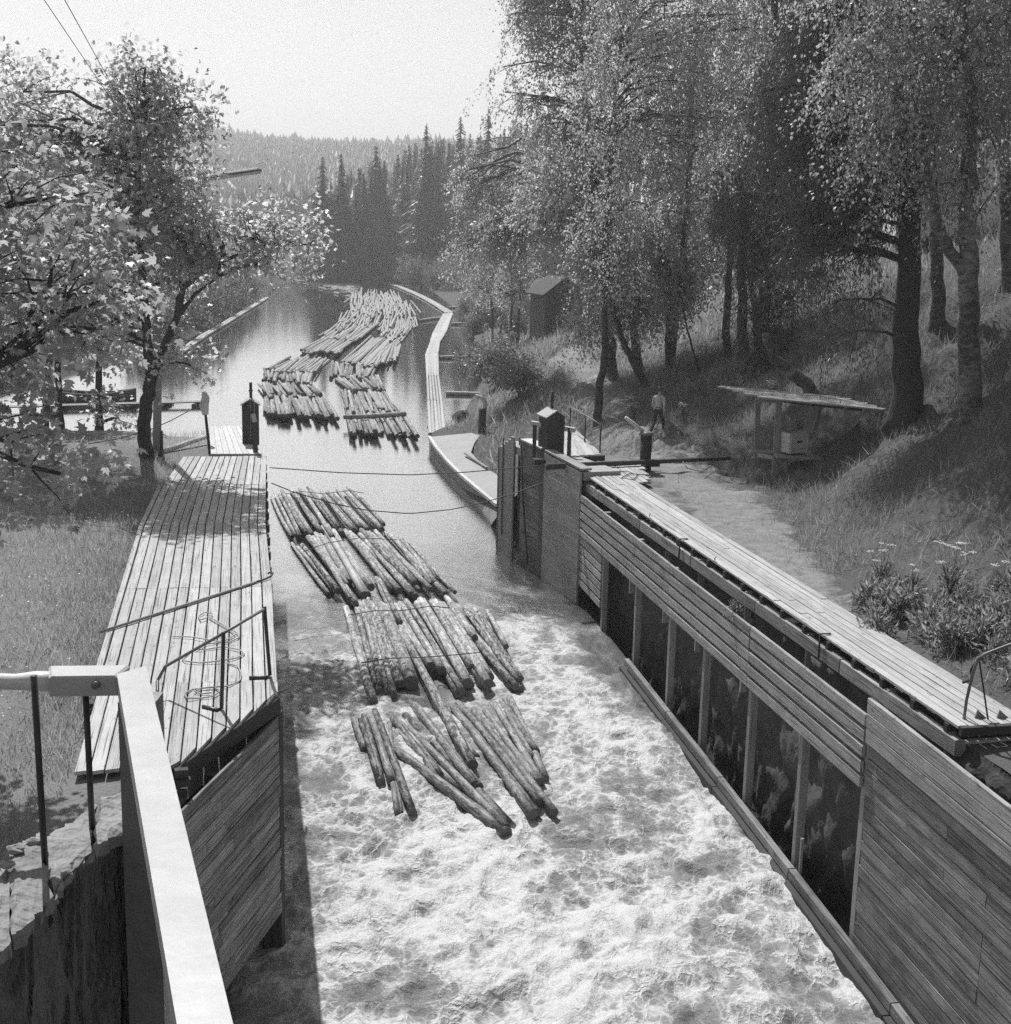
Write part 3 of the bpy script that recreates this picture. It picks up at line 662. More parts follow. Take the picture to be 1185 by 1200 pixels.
# bent pipe railing at the near end
Yd = float(A1[1])
br = thing('pipe_handrail', 'bent dark iron pipe handrail at the near end of the right walkway', 'handrail', W(1130, 847, DZ))
def pY(x, y, dy=0.0): return PY(x, y, Yd + .35 + dy)
g = Geo(); g.tube([pY(1160, 846), pY(1140, 848), pY(1130, 842), pY(1133, 820), pY(1140, 790), pY(1146, 772), pY(1156, 766), pY(1185, 755), pY(1240, 735)], .024, 8); g.build('rail', M['greyiron'], br)
g = Geo(); g.tube([pY(1147, 770, .05), pY(1138, 785, .05), pY(1139, 797, .05), pY(1128, 800, .05)], .02, 6); g.build('hook', M['iron'], br)
g = Geo(); g.tube([pY(1148, 775), pY(1158, 843)], .014, 6); g.build('brace', M['iron'], br)
for x in (1150, 1176):
    g = Geo(); p = W(x, 842, DZ); g.add([p + [-.09, 0, 0], p + [.09, .02, 0], p + [.09, .06, 0], p + [-.09, .04, 0], p + [-.06, .01, .12], p + [-.05, .05, .12]], [(0, 1, 4), (3, 5, 2), (1, 2, 5, 4), (0, 4, 5, 3), (0, 3, 2, 1)])
    g.build('wedge', M['greyiron'], br)

# =================================================================== gatehouses
def gatehouse(base, ex, ey, w, d, h, label, spind=.55, arms=False):
    """small boxed winch with a gable roof; ex across, ey away along the lock"""
    t = thing('winch_housing', label, 'winch housing', base)
    ex = np.array([*ex, 0.0]); ey = np.array([*ey, 0.0]); ez = np.array([0, 0, 1.0]); b = v3(base)
    P = lambda x, y, z: b + ex * x + ey * y + ez * z
    nb = 4                                            # upright boards on the four faces
    for k in range(nb):
        x = -w / 2 + w * (k + .5) / nb; zt = h + (w / 2 - abs(x)) * .62
        for y, nn in ((-d / 2, -ey), (d / 2, ey)):
            plank('board', P(x, y, 0), P(x, y, zt), w / nb - .005, .03, M['darkwood'], t, up=nn)
        y = -d / 2 + d * (k + .5) / nb
        for x, nn in ((-w / 2, -ex), (w / 2, ex)):
            plank('board', P(x, y, 0), P(x, y, h), d / nb - .005, .03, M['darkwood'], t, up=nn)
    rise = w / 2 * .62; ov = .07
    for s in (-1, 1):
        g = Geo(); pts = [P(0, -d / 2 - ov, h + rise + .03), P(s * (w / 2 + ov), -d / 2 - ov, h - ov * .62 + .03), P(s * (w / 2 + ov), d / 2 + ov, h - ov * .62 + .03), P(0, d / 2 + ov, h + rise + .03)]
        lo = [p - ez * .035 for p in pts]; F = [(0, 1, 2, 3), (7, 6, 5, 4), (0, 4, 5, 1), (1, 5, 6, 2), (2, 6, 7, 3), (3, 7, 4, 0)]
        g.add(pts + lo, F if s < 0 else [tuple(reversed(f)) for f in F]); g.build('roof', M['roofing'], t)
    g = Geo(); g.tube([P(.02, d * .1, h + rise * .6), P(.02, d * .1, h + rise + spind)], .05, 8); g.tube([P(.02, d * .1, h + rise + spind * .45), P(.02, d * .1, h + rise + spind * .52)], .075, 8)
    g.build('spindle', M['iron'], t)
    return t, P
uF = PF.t
b = W(642, 537, DZ); b[2] = DZ - .05
gh, P = gatehouse(b + np.array([.1, .35, 0]), (uF[1], -uF[0]), uF, .55, .75, 1.35, 'dark winch housing with gable roof and pale crossbeam on the right gate pier')
plank('crossbeam', P(-.52, .42, 1.05), P(.62, -.42, .92), .16, .14, M['palewood'], gh)
for x, y in ((-.44, .3), (.47, -.34)):
    plank('post', P(x, y, 0), P(x, y, 1.0), .12, .12, M['darkwood'], gh, up=(1, 0, 0))
plank('sill', P(-.75, -.5, -.02), P(.8, -.5, -.02), .25, .2, M['tarwood'], gh)
b = W(292, 521, DZ)
gl, P = gatehouse(b + np.array([.02, .2, 0]), (.98, .18), (-.18, .98), .5, .55, 1.3, 'dark winch housing with gable roof at the far end of the left deck', .5)
lp = thing('mooring_post', 'dark post with pale rounded top beside the left winch housing', 'post', W(299, 531, DZ))
pb = W(299.5, 531, DZ); plank('shaft', pb - [0, 0, .1], pb + [0, 0, .95], .13, .13, M['darkwood'], lp, up=(1, 0, 0)); plank('top', pb + [0, 0, .95], pb + [-.07, .05, 1.2], .12, .12, M['palewood'], lp, up=(1, 0, 0))

# platform beside the right winch housing, with a small railing
pf = thing('gate_platform', 'pale plank platform beside the right winch housing', 'platform', W(680, 520, DZ))
q0, q1, q2, q3 = W(655, 507, DZ), W(675, 505, DZ), W(706, 534, DZ), W(652, 537, DZ)
for k in range(6):
    f = (k + .5) / 6; p0 = q0 + (q1 - q0) * f; p1 = q3 + (q2 - q3) * f
    w0 = np.linalg.norm(q1 - q0) / 6 - .01; w1 = np.linalg.norm(q2 - q3) / 6 - .01
    plank('plank', p0 + [0, 0, .02], p1 + [0, 0, .02], w0, .06, M['deck'], pf, w1=w1)
plank('front_beam', q3 + [-.1, -.09, -.05], q2 + [.05, -.09, -.05], .12, .16, M['darkwood'], pf)
sr = thing('iron_railing', 'thin iron railing with three posts beside the right gate platform', 'railing', W(685, 520, DZ))
rp = [W(667.6, 508.6, DZ), W(685.3, 520, DZ), W(703, 532.7, DZ)]
for p in rp:
    g = Geo(); g.tube([p, p + [0, 0, .95]], .025, 6); g.build('post', M['iron'], sr)
g = Geo(); g.tube([p + [0, 0, .95] for p in rp], .022, 6); g.build('top_rail', M['greyiron'], sr)

# balance beam, capstan, stray poles
bb = thing('balance_beam', 'long dark gate beam reaching right from the winch housing across the path', 'beam', W(745, 545, DZ))
g = Geo(); g.tube([W(640, 547, DZ + .1), W(745, 542, DZ + .1), W(856, 537, DZ + .08)], [.10, .075, .06], 8); g.build('pole', M['darkwood'], bb)
g = Geo(); g.tube([W(800, 541, DZ + .1), W(806, 549, 3.72), W(822, 553, 3.72), W(835, 546, 3.72)], .015, 5); g.build('chain', M['iron'], bb)
cp = thing('capstan_post', 'dark bollard with flat cap and pale lever at the head of the right walkway', 'bollard', W(756, 547, 3.7))
pc = W(756, 547, 3.7)
g = Geo(); g.tube([pc - [0, 0, .2], pc + [0, 0, .2], pc + [0, 0, .98]], [.2, .17, .18], 10); g.build('shaft', M['tarwood'], cp)
g = Geo(); g.tube([pc + [0, 0, .98], pc + [0, 0, 1.06]], [.23, .22], 10); g.build('cap', M['greyiron'], cp)
g = Geo(); e = PY(733, 489, float(pc[1]) - .1); g.tube([pc + [-.1, 0, 1.08], (pc + [-.1, 0, 1.08]) * .5 + e * .5 + [0, 0, .0], e], [.06, .055, .05], 8); g.build('lever', M['palewood'], cp)
g = Geo(); g.tube([pc + [-.55, -.1, .05], pc + [.45, .1, .05]], .06, 6); g.build('foot_bar', M['tarwood'], cp)
dr = thing('deck_rope', 'slack dark rope lying on the far end of the right walkway', 'rope', W(735, 556, DZ))
g = Geo(); g.tube([W(x, y, DZ + .03) for x, y in ((702, 558), (712, 554), (735, 552), (748, 557), (742, 562), (728, 560), (738, 555), (752, 556), (764, 557))], .014, 5); g.build('strand', M['cable'], dr)

# =================================================================== apron (landing) upstream on the right
outer = [(503, 512), (511, 524), (525, 541), (541, 557), (561, 574), (583, 592)]; inner = [(566, 506), (556, 519), (552, 530), (566, 546), (582, 556), (592, 572)]
ap = thing('concrete_landing', 'pale curved concrete landing at the water edge above the right gate pier', 'landing', W(540, 540, .3))
g = Geo(); V = []; 
for a, b in zip(outer, inner): V += [W(*a, .5), W(*b, .75), W(*a, .5) * [1, 1, 0] + [0, 0, -.9]]
F = []
for i in range(len(outer) - 1):
    k = 3 * i; F += [(k, k + 3, k + 4, k + 1), (k + 2, k + 5, k + 3, k)]
F += [(2, 0, 1), (15, 17, 16)]
g.add(V, F); g.build('slab', M['concrete'], ap)
for a, b in zip(outer[:-1], outer[1:]):
    plank('edge_timber', W(*a, .56), W(*b, .56), .16, .12, M['palewood'], ap)
bo = thing('landing_bollard', 'dark bollard with a pale bent arm on the concrete landing', 'bollard', W(565, 508, .75))
pb = W(565, 508, .75); g = Geo(); g.tube([pb - [0, 0, .1], pb + [0, 0, .6], pb + [0, 0, 1.25]], [.2, .19, .2], 8); g.build('shaft', M['tarwood'], bo)
g = Geo(); yb = float(pb[1]); g.tube([PY(568, 481, yb), PY(569, 474, yb), PY(566, 467, yb), PY(557, 463, yb)], [.1, .12, .11, .08], 8); g.build('arm', M['palewood'], bo)
def boulder(name, label, p, r, mat, sq=(1, 1, .7), seed=0, cat='stone'):
    g = Geo(); rr = random.Random(seed); n, m = 9, 6; V = []
    for i in range(m + 1):
        th = math.pi * i / m
        for j in range(n):
            ph = 2 * math.pi * j / n; k = r * (1 + rr.uniform(-.18, .18)); V.append(v3(p) + [k * sq[0] * math.sin(th) * math.cos(ph), k * sq[1] * math.sin(th) * math.sin(ph), k * sq[2] * math.cos(th)])
    F = [(i * n + j, (i + 1) * n + j, (i + 1) * n + (j + 1) % n, i * n + (j + 1) % n) for i in range(m) for j in range(n)]
    g.add(V, F); o = g.build(name, mat); return props(o, label, cat)
boulder('boulder', 'dark rounded stone on the landing near the boom end', W(542, 496, .45) + [0, 0, .3], .55, M['rock'], seed=3)
pp = plank('loose_plank', W(545, 531, .82), W(571, 548, .82), .12, .06, M['greywood']); props(pp, 'loose grey plank lying across the concrete landing', 'plank')

# =================================================================== left side
ld = thing('plank_deck', 'broad sunlit plank deck on the left side of the lock', 'deck', W(240, 700, 3.3))
rows = [((214, 535), (313, 534)), ((191, 568), (312, 568)), ((169, 616), (311.6, 612)), ((147.5, 690), (319, 687)), ((116.6, 799), (326, 799))]
RL = [W(*a, DZ) for a, b in rows]; RR = [W(*b, DZ) for a, b in rows]
FA, FB, FC = W(89, 904, DZ), W(203, 896, DZ), W(327, 812, DZ)
def yfront(x): return np.interp(x, [FA[0], FB[0], FC[0]], [FA[1], FB[1], FC[1]])
NP = 14; SKS = 1.0
for i in range(4):
    for j in range(NP):
        f = (j + .5) / NP; p0 = RL[i] + (RR[i] - RL[i]) * f; p1 = RL[i + 1] + (RR[i + 1] - RL[i + 1]) * f
        w0 = np.linalg.norm(RR[i] - RL[i]) / NP - .022; w1 = np.linalg.norm(RR[i + 1] - RL[i + 1]) / NP - .022
        q = (p1 - p0) / np.linalg.norm(p1 - p0) * .004; dz = random.uniform(-.007, .007)
        plank('plank', p0 + q - [0, 0, .025 + dz], p1 - q - [0, 0, .025 + dz], w0, .05, M['deck'], ld, w1=w1, jit=.003)
dl = (RL[4] - RL[3]); dl /= -dl[1]; dr_ = RR[4] - RR[3]; dr_ /= -dr_[1]
for j in range(NP):
    f = (j + .5) / NP; p0 = RL[4] + (RR[4] - RL[4]) * f; d = dl * (1 - f) + dr_ * f; p = p0.copy()
    while p[1] > yfront(p[0]) and p[1] > 15: p = p + d * .02
    w0 = np.linalg.norm(RR[4] - RL[4]) / NP - .022; q = d * .006; e_ = .05; sk = -float((yfront(p[0] + e_) - yfront(p[0] - e_)) / (2 * e_)) * .96
    plank('plank', p0 + q - [0, 0, .025], p - [0, 0, .025], w0, .05, M['deck'], ld, jit=.003, sk1=sk * SKS)
for i in range(1, 4):
    o = (RL[i] - RR[i]); o = o / np.linalg.norm(o) * .07
    plank('border_board', RL[i] + o - [0, 0, .03], RL[i + 1] + o - [0, 0, .03], .10, .06, M['deck'], ld)
for k in range(16):                                   # bearers under the planks
    f = k / 15; y = 39.5 - f * 20.5; xr = float(leftX(y)) + .0; xl = float(np.interp(y, [RL[4][1], RL[3][1], RL[2][1], RL[1][1], RL[0][1]], [RL[4][0], RL[3][0], RL[2][0], RL[1][0], RL[0][0]]))
    plank('bearer', [xl + .05, y, 3.65], [xr - .04, y + .1, 3.65], .12, .18, M['darkwood'], ld)
tb = np.array([0, 0, 1.0])
plank('front_beam', FB + [0, -.03, -.17], FC + [-.02, -.05, -.17], .1, .24, M['darkwood'], ld)
# boarded lock face under the left deck
lw = thing('plank_wall', 'dark boarded lock face below the left deck', 'wall', PL.at(0, -.4))
z = 3.5
while z > -1.0:
    for a, b in ((.02, 7.5), (7.52, 15), (15.02, 22)):
        wboard(a, b, z - .12, z - .12, .06, M['wall'], .235, .06, .004, lw, pl=PL)
    z -= .245
for s in (.12, 5, 10, 15, 20): plank('post', PL.at(s, -1.5, .18), PL.at(s, 3.55, .18), .18, .18, M['darkwood'], lw, up=N3(PL))
# wing wall flaring towards the camera
ww = thing('plank_wing_wall', 'weathered plank wing wall flaring from the left deck corner towards the stone abutment', 'wall', PW.at(0, -.4))
zb0 = PW.hit(323, 1065); zb1 = PW.hit(262, 1155)
slope = (zb1[1] - zb0[1]) / max(zb1[0] - zb0[0], .1)
z = 3.46; k = 0
while z > zb0[1]:
    h = random.uniform(.15, .2); cut = random.uniform(1.5, 4.5)
    for a, b in ((.05, cut - .008), (cut + .008, 7.6)):
        wboard(a, b, z - h / 2, z - h / 2, random.uniform(-.012, .012), M['wing'], h - .01, .05, .006, ww, pl=PW)
    z -= h; k += 1
plank('corner_post', PW.at(-.02, -1.6, -.05), PW.at(-.02, 3.5, -.05), .16, .16, M['darkwood'], ww, up=N3(PW))
for s in (2.2, 4.6): plank('post', PW.at(s, -1.6, -.16), PW.at(s, 3.4, -.16), .16, .16, M['darkwood'], ww, up=N3(PW))
plank('inner_beam', PW.at(.3, 3.2, -.5), PW.at(3.0, 3.2, -1.2), .16, .2, M['darkwood'], ww)
# dark earth behind the wing wall
ss = np.arange(-.5, 9, .3); zs = np.linspace(-2, 2.9, 16); S, Z = np.meshgrid(ss, zs, indexing='ij')
off = -.75 + (fbm(S, Z, 141, 3) - .5) * .7
X = PW.A[0] + PW.t[0] * S + PW.n[0] * off; Y = PW.A[1] + PW.t[1] * S + PW.n[1] * off
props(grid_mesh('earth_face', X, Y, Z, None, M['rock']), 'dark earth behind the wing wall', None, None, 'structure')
cs = thing('block_pile', 'small pile of dark blocks in the gap below the left deck front', 'blocks', W(213, 940, 2.9))
for k, (x, y, z_) in enumerate(((212, 930, 2.95), (216, 917, 3.2), (213, 906, 3.42))):
    p = PY(x, y, 16.4); plank('block', p + [-.09, 0, 0], p + [.07, .05, 0], .12, .1, M['darkwood'], cs, jit=.006)

# platform beyond the deck
pl_ = thing('gate_platform', 'pale plank platform beside the left winch housing', 'platform', W(275, 520, DZ))
q0, q1, q2, q3 = W(245, 501, DZ), W(286, 500, DZ), W(307, 533, DZ), W(247, 533, DZ)
for k in range(8):
    f = (k + .5) / 8; p0 = q0 + (q1 - q0) * f; p1 = q3 + (q2 - q3) * f
    plank('plank', p0 + [0, 0, .0], p1 + [0, 0, .0], np.linalg.norm(q1 - q0) / 8 - .006, .07, M['palewood'], pl_, w1=np.linalg.norm(q2 - q3) / 8 - .006)
plank('end_beam', q3 + [0, -.05, -.06], q2 + [0, -.05, -.06], .08, .12, M['darkwood'], pl_)
rgp = thing('rope_post', 'thin dark post with a pale peeled top at the left platform corner', 'post', W(246, 531, DZ))
pb = W(246, 531, 3.5); yb = float(pb[1]); g = Geo(); g.tube([pb, PY(243, 505, yb), PY(240.5, 482, yb)], [.05, .05, .045], 6); g.build('shaft', M['darkwood'], rgp)
g = Geo(); g.tube([PY(241, 486, yb), PY(239, 476, yb), PY(241, 466, yb), PY(239, 458, yb)], [.10, .16, .13, .08], 8); g.build('top', M['palewood'], rgp)
lg = put('loose_log', log_mesh('loose_log', float(np.linalg.norm(W(188, 530, 3.55) - W(241, 512, 3.75))), .1, .08, 8), [M['palewood'], M['logend']], None, None)
a_, b_, c_ = frame(W(241, 512, 3.75) - W(188, 530, 3.55)); lg.matrix_basis = basis(W(188, 530, 3.55), a_, b_, c_); props(lg, 'pale log lying on the grass between the double trunk and the left platform', 'log')

# handrail on the left deck
hr = thing('iron_railing', 'loose iron handrail with three bent posts near the front of the left deck', 'railing', W(260, 831, DZ))
y1, y2, y3 = [float(W(*p, DZ)[1]) for p in ((184.6, 826), (259.6, 831), (316.4, 792.5))]
g = Geo(); g.tube([PY(184.6, 798, y1 + .3), PY(193.7, 781, y1 + .5), PY(262, 742, y2), PY(310, 713.6, y3)], .024, 8); g.build('top_rail', M['greyiron'], hr)
g = Geo(); g.tube([PY(184.6, 798, y1 + .3), W(184.6, 828, DZ)], .026, 6); g.build('post', M['iron'], hr)
g = Geo(); g.tube([PY(262, 741, y2), PY(260.4, 800, y2), W(259.6, 830, DZ + .02), W(255, 832, DZ + .02), W(237.6, 828, DZ + .02)], .03, 6); g.build('post', M['iron'], hr)
g = Geo(); g.tube([PY(310, 711, y3), PY(313, 750, y3), W(316.4, 791, DZ + .02), W(311, 794, DZ + .02), W(292, 794.5, DZ + .02)], .03, 6); g.build('post', M['iron'], hr)
bh = thing('boat_hook', 'long pike pole with curled iron tip lying across the left deck', 'pole', W(220, 708, DZ))
g = Geo(); g.tube([W(116, 741, DZ + .03), W(220, 708, DZ + .03), W(300, 682, DZ + .03)], [.022, .028, .026], 7); g.build('shaft', M['greywood'], bh)
g = Geo(); g.tube([W(300, 682, DZ + .03), W(311, 678.5, DZ + .03), W(318, 675, DZ + .05), W(320, 671.5, DZ + .07), W(317, 670, DZ + .07), W(314.5, 672, DZ + .06)], .02, 6); g.build('tip', M['iron'], bh)
rc = thing('rope_coil', 'loose pale rope coil lying under the handrail on the left deck', 'rope', W(250, 770, DZ))
def z6(x, y): return (80 + x / 3.87, 640 + y / 3.87)
pts = [(472, 410), (560, 412), (640, 425), (720, 440), (775, 415), (770, 395), (700, 355), (640, 320), (600, 335), (590, 318), (620, 300), (655, 305), (640, 330), (720, 372), (760, 400), (700, 435), (620, 445), (575, 465), (620, 470), (700, 455), (780, 470), (800, 490), (760, 508), (690, 520), (600, 530), (530, 522), (515, 505), (560, 470)]
pts2 = [(720, 530), (770, 545), (785, 575), (780, 610), (720, 635), (640, 640), (560, 650), (525, 670), (540, 690), (600, 690), (660, 680), (690, 655), (660, 640), (600, 645), (570, 658), (600, 670), (650, 665)]
for q in (pts, pts2):
    P_ = np.array([W(*z6(*p), DZ + .02 + .012 * (i % 3)) for i, p in enumerate(q)])
    t_ = np.linspace(0, len(P_) - 1, 4 * len(P_)); P_ = np.stack([np.interp(t_, np.arange(len(P_)), P_[:, k]) for k in range(3)], 1)
    g = Geo(); g.tube(P_, .012, 5); g.build('strand', M['rope'], rc)

# =================================================================== foreground railing and stone abutment
ZR = 9.33
fr = thing('white_railing', 'white flat bar railing with dark rods in the near left corner', 'railing', W(53, 1010, 8.84))
lf, rf_, ln, rn = W(136.7, 789, ZR), W(171, 779, ZR), W(207, 1200, ZR), W(273.5, 1200, ZR)
ln2 = lf + (ln - lf) * 1.5; rn2 = rf_ + (rn - rf_) * 1.5
def barbox(name, c, mat, parent, thick, bev=.006):
    """rounded-edge bar from four top corners"""
    c = [v3(p) for p in c]; m = sum(c) / 4; g = Geo()
    ins = [p + (m - p) / np.linalg.norm(m - p) * bev * 1.5 for p in c]; dn = np.array([0, 0, bev])
    V = ins + [p - dn for p in c] + [p - [0, 0, thick] for p in c]
    F = [(0, 1, 2, 3)] + [(4 + i, 4 + (i + 1) % 4, (i + 1) % 4, i) for i in range(4)] + [(8 + i, 8 + (i + 1) % 4, 4 + (i + 1) % 4, 4 + i) for i in range(4)] + [(11, 10, 9, 8)]
    if np.cross(c[1] - c[0], c[2] - c[1])[2] < 0: F = [tuple(reversed(f)) for f in F]
    g.add(V, F); return g.build(name, mat, parent)
barbox('rail_bar', [lf, rf_, rn2, ln2], M['whitemetal'], fr, .06)
bl0, bl1 = W(57, 781, ZR), W(57, 792, ZR)
g = Geo(); q_ = (PY(113, 802, float(W(113, 792, ZR)[1]) - .003)); g.tube([q_, q_ - [0, .012, 0]], .012, 10); g.build('bolt', M['greyiron'], fr)
barbox('rail_bar', [W(57, 780, ZR), W(152, 779, ZR) , W(138, 792, ZR) - [.003, 0, 0], W(57, 793, ZR)], M['whitemetal'], fr, .062)
pm = (W(57, 781, ZR) + W(57, 792, ZR)) / 2
g = Geo(); e1 = pm + [-.9, .02, -.04]; g.tube([pm + [.05, 0, -.032], pm + [-.04, 0, -.032], pm + [-.1, 0, -.036], e1], [.03, .03, .024, .024], 10); g.build('rail_pipe', M['galv'], fr)
pc = W(158, 800, ZR); w_ = .11; yb = float(W(158, 800, ZR)[1])
c0 = PY(137, 830, yb - .01); c1 = PY(180.5, 830, yb - .01)
g = Geo(); wq = float(c1[0] - c0[0]); g.box([(c0[0] + c1[0]) / 2, yb + .05, ZR - .062 - 1.7], [wq, .1, 3.4]); g.build('corner_post', M['greyiron'], fr)
for x, y, xt, yt in ((53, 1010, 40.5, 812), (108, 967, 100.5, 816)):
    p = W(x, y, 8.84); g = Geo(); tp = PY(xt, yt, float(p[1])); g.tube([p - [0, 0, .05], tp + [0, 0, .05]], .0098, 8); g.build('rod', M['iron'], fr)

ab = thing('stone_abutment', 'rough stone abutment with uneven coping under the white railing', 'stonework', W(60, 1100, 8.0))
front = [(-90, 1190), (0, 1107), (23, 1088), (49, 1061), (70, 1031), (99, 997), (137, 974), (205, 935)]
back = [(-90, 1065), (0, 1012), (23, 985), (40, 974), (57, 963), (106, 936), (137, 928), (190, 910)]
ZT = 8.84; Fp = np.array([W(*p, ZT) for p in front]); Bp = np.array([W(*p, ZT) for p in back])
cuts_ = [0, 1.6, 3.5, 5.3, 7]; ki = np.arange(len(Fp))
for i in range(4):                                    # coping stones
    n, m = 15, 9; V = []; F = []
    for a in range(n):
        f = cuts_[i] + (cuts_[i + 1] - cuts_[i]) * (a / (n - 1) * .988 + .006)
        for b in range(m):
            h = b / (m - 1); p = np.array([np.interp(f, ki, Fp[:, c]) * (1 - h) + np.interp(f, ki, Bp[:, c]) * h for c in range(3)])
            edge = min(a, n - 1 - a, b, m - 1 - b)
            p[:2] += (rng.random(2) - .5) * (.02 if edge == 0 else 0)
            dz = (float(fbm(np.array(p[0] * 9), np.array(p[1] * 9), 200, 4)) - .5) * .05 - (.014 if edge == 0 else 0) + .012 * math.sin(i * 2.3)
            V.append([p[0], p[1], ZT + dz - .008])
    top = len(V)
    for v in list(V): V.append([v[0] + rng.normal() * .006, v[1] + rng.normal() * .006, ZT - .05])
    ix = lambda a, b: a * m + b
    for a in range(n - 1):
        for b in range(m - 1): F.append((ix(a, b), ix(a + 1, b), ix(a + 1, b + 1), ix(a, b + 1)))
    for a in range(n - 1):
        F.append((ix(a, 0) + top, ix(a + 1, 0) + top, ix(a + 1, 0), ix(a, 0))); F.append((ix(a, m - 1), ix(a + 1, m - 1), ix(a + 1, m - 1) + top, ix(a, m - 1) + top))
    for b in range(m - 1):
        F.append((ix(0, b), ix(0, b + 1), ix(0, b + 1) + top, ix(0, b) + top)); F.append((ix(n - 1, b) + top, ix(n - 1, b + 1) + top, ix(n - 1, b + 1), ix(n - 1, b)))
    put('coping_stone', mesh_py('coping_stone', V, F), M['stone'], ab)
t_ = np.linspace(0, len(Fp) - 1, 230); zs = np.concatenate([np.linspace(ZT - .02, 7.0, 90), np.linspace(6.8, -2, 16)])
fx = np.interp(t_, np.arange(len(Fp)), Fp[:, 0]); fy = np.interp(t_, np.arange(len(Fp)), Fp[:, 1])
T, Z = np.meshgrid(t_, zs, indexing='ij'); L_ = np.cumsum(np.r_[0, np.hypot(np.diff(fx), np.diff(fy))])[:, None] + 0 * Z
cl = fbm(L_ * 16, Z * 4.5, 211, 4); ck = vnoise(L_ * 9 + .6 * vnoise(L_ * 5, Z * 6, 217), Z * 2.6, 219); dsp = (cl - .5) * .07 + (np.floor(ck * 5) / 5 - .5) * .10 + (fbm(L_ * 3, Z * 1.2, 215, 3) - .5) * .10 - .012
dsp = dsp * np.clip((ZT - Z) * 9, 0.1, 1)
X = fx[:, None] + dsp * .75; Y = fy[:, None] - dsp * .65
grid_o = grid_mesh('rock_face', X, Y, Z, None, M['facestone'], smooth=True); attach(grid_o, ab)
for k, (x, y, r_) in enumerate(((18, 1000, .035), (40, 990, .028), (8, 1018, .03))):
    boulder('loose_stone', ['flat pale loose stone on the abutment left of the rods', 'small pale loose stone on the abutment between the rods', 'pale loose stone at the left edge of the abutment'][k], W(x, y, ZT) + [0, 0, .012], r_ * .7, M['stone'], (1.2, .9, .5), 20 + k)
# ------------------------------------------------------------------ vegetation
def unit(v): return v / (np.linalg.norm(v, axis=-1, keepdims=True) + 1e-9)
MAPLE = (np.array([(0, 0, 0), (.22, -.02, .02), (.50, .18, -.05), (.30, .30, .03), (.52, .62, -.08), (.22, .52, .04), (0, 1.0, -.08), (-.22, .52, .04), (-.52, .62, -.08), (-.30, .30, .03), (-.50, .18, -.05), (-.22, -.02, .02)]),
         [(0, 1, 3), (1, 2, 3), (0, 3, 5), (3, 4, 5), (0, 5, 7), (5, 6, 7), (0, 7, 9), (7, 8, 9), (0, 9, 11), (9, 10, 11)])
MAPLES = (np.array([(0, 0, 0), (.48, .25, -.04), (.2, .42, .04), (.3, .75, -.05), (0, 1, -.06), (-.3, .75, -.05), (-.2, .42, .04), (-.48, .25, -.04)]),
          [(0, 1, 2), (0, 2, 6), (2, 3, 4), (2, 4, 6), (4, 5, 6), (0, 6, 7)])
LEAF = (np.array([(0, 0, 0), (.34, .45, .06), (0, 1, 0), (-.34, .45, .06)]), [(0, 1, 2), (0, 2, 3)])
NEEDLE = (np.array([(0, 0, 0), (.11, .4, .03), (0, 1, -.04), (-.11, .4, .03)]), [(0, 1, 2), (0, 2, 3)])
BLADE = (np.array([(-.5, 0, 0), (.5, 0, 0), (.3, .55, .06), (0, 1, .22), (-.3, .55, .06)]), [(0, 1, 2), (0, 2, 4), (4, 2, 3)])
def leaf_mesh(P, Dy, Nz, size, tpl, wid=1.0):
    """scatter a leaf template: P positions, Dy direction of the leaf, Nz rough normal"""
    T, Fc = tpl; P = np.asarray(P); n = len(P); y = unit(Dy); z = unit(Nz - y * np.sum(y * Nz, -1, keepdims=True)); x = np.cross(y, z)
    size = np.broadcast_to(size, (n,))[:, None, None]
    V = P[:, None, :] + size * (x[:, None, :] * T[None, :, 0:1] * wid + y[:, None, :] * T[None, :, 1:2] + z[:, None, :] * T[None, :, 2:3])
    F = (np.array(Fc)[None] + (np.arange(n) * len(T))[:, None, None]).reshape(-1, 3)
    return V.reshape(-1, 3), F
def shell_points(n, c, r, hollow=.45):
    d = unit(rng.normal(size=(n, 3))); k = rng.uniform(hollow ** 3, 1, n) ** (1 / 3)
    return np.array(c) + d * k[:, None] * np.array(r), d
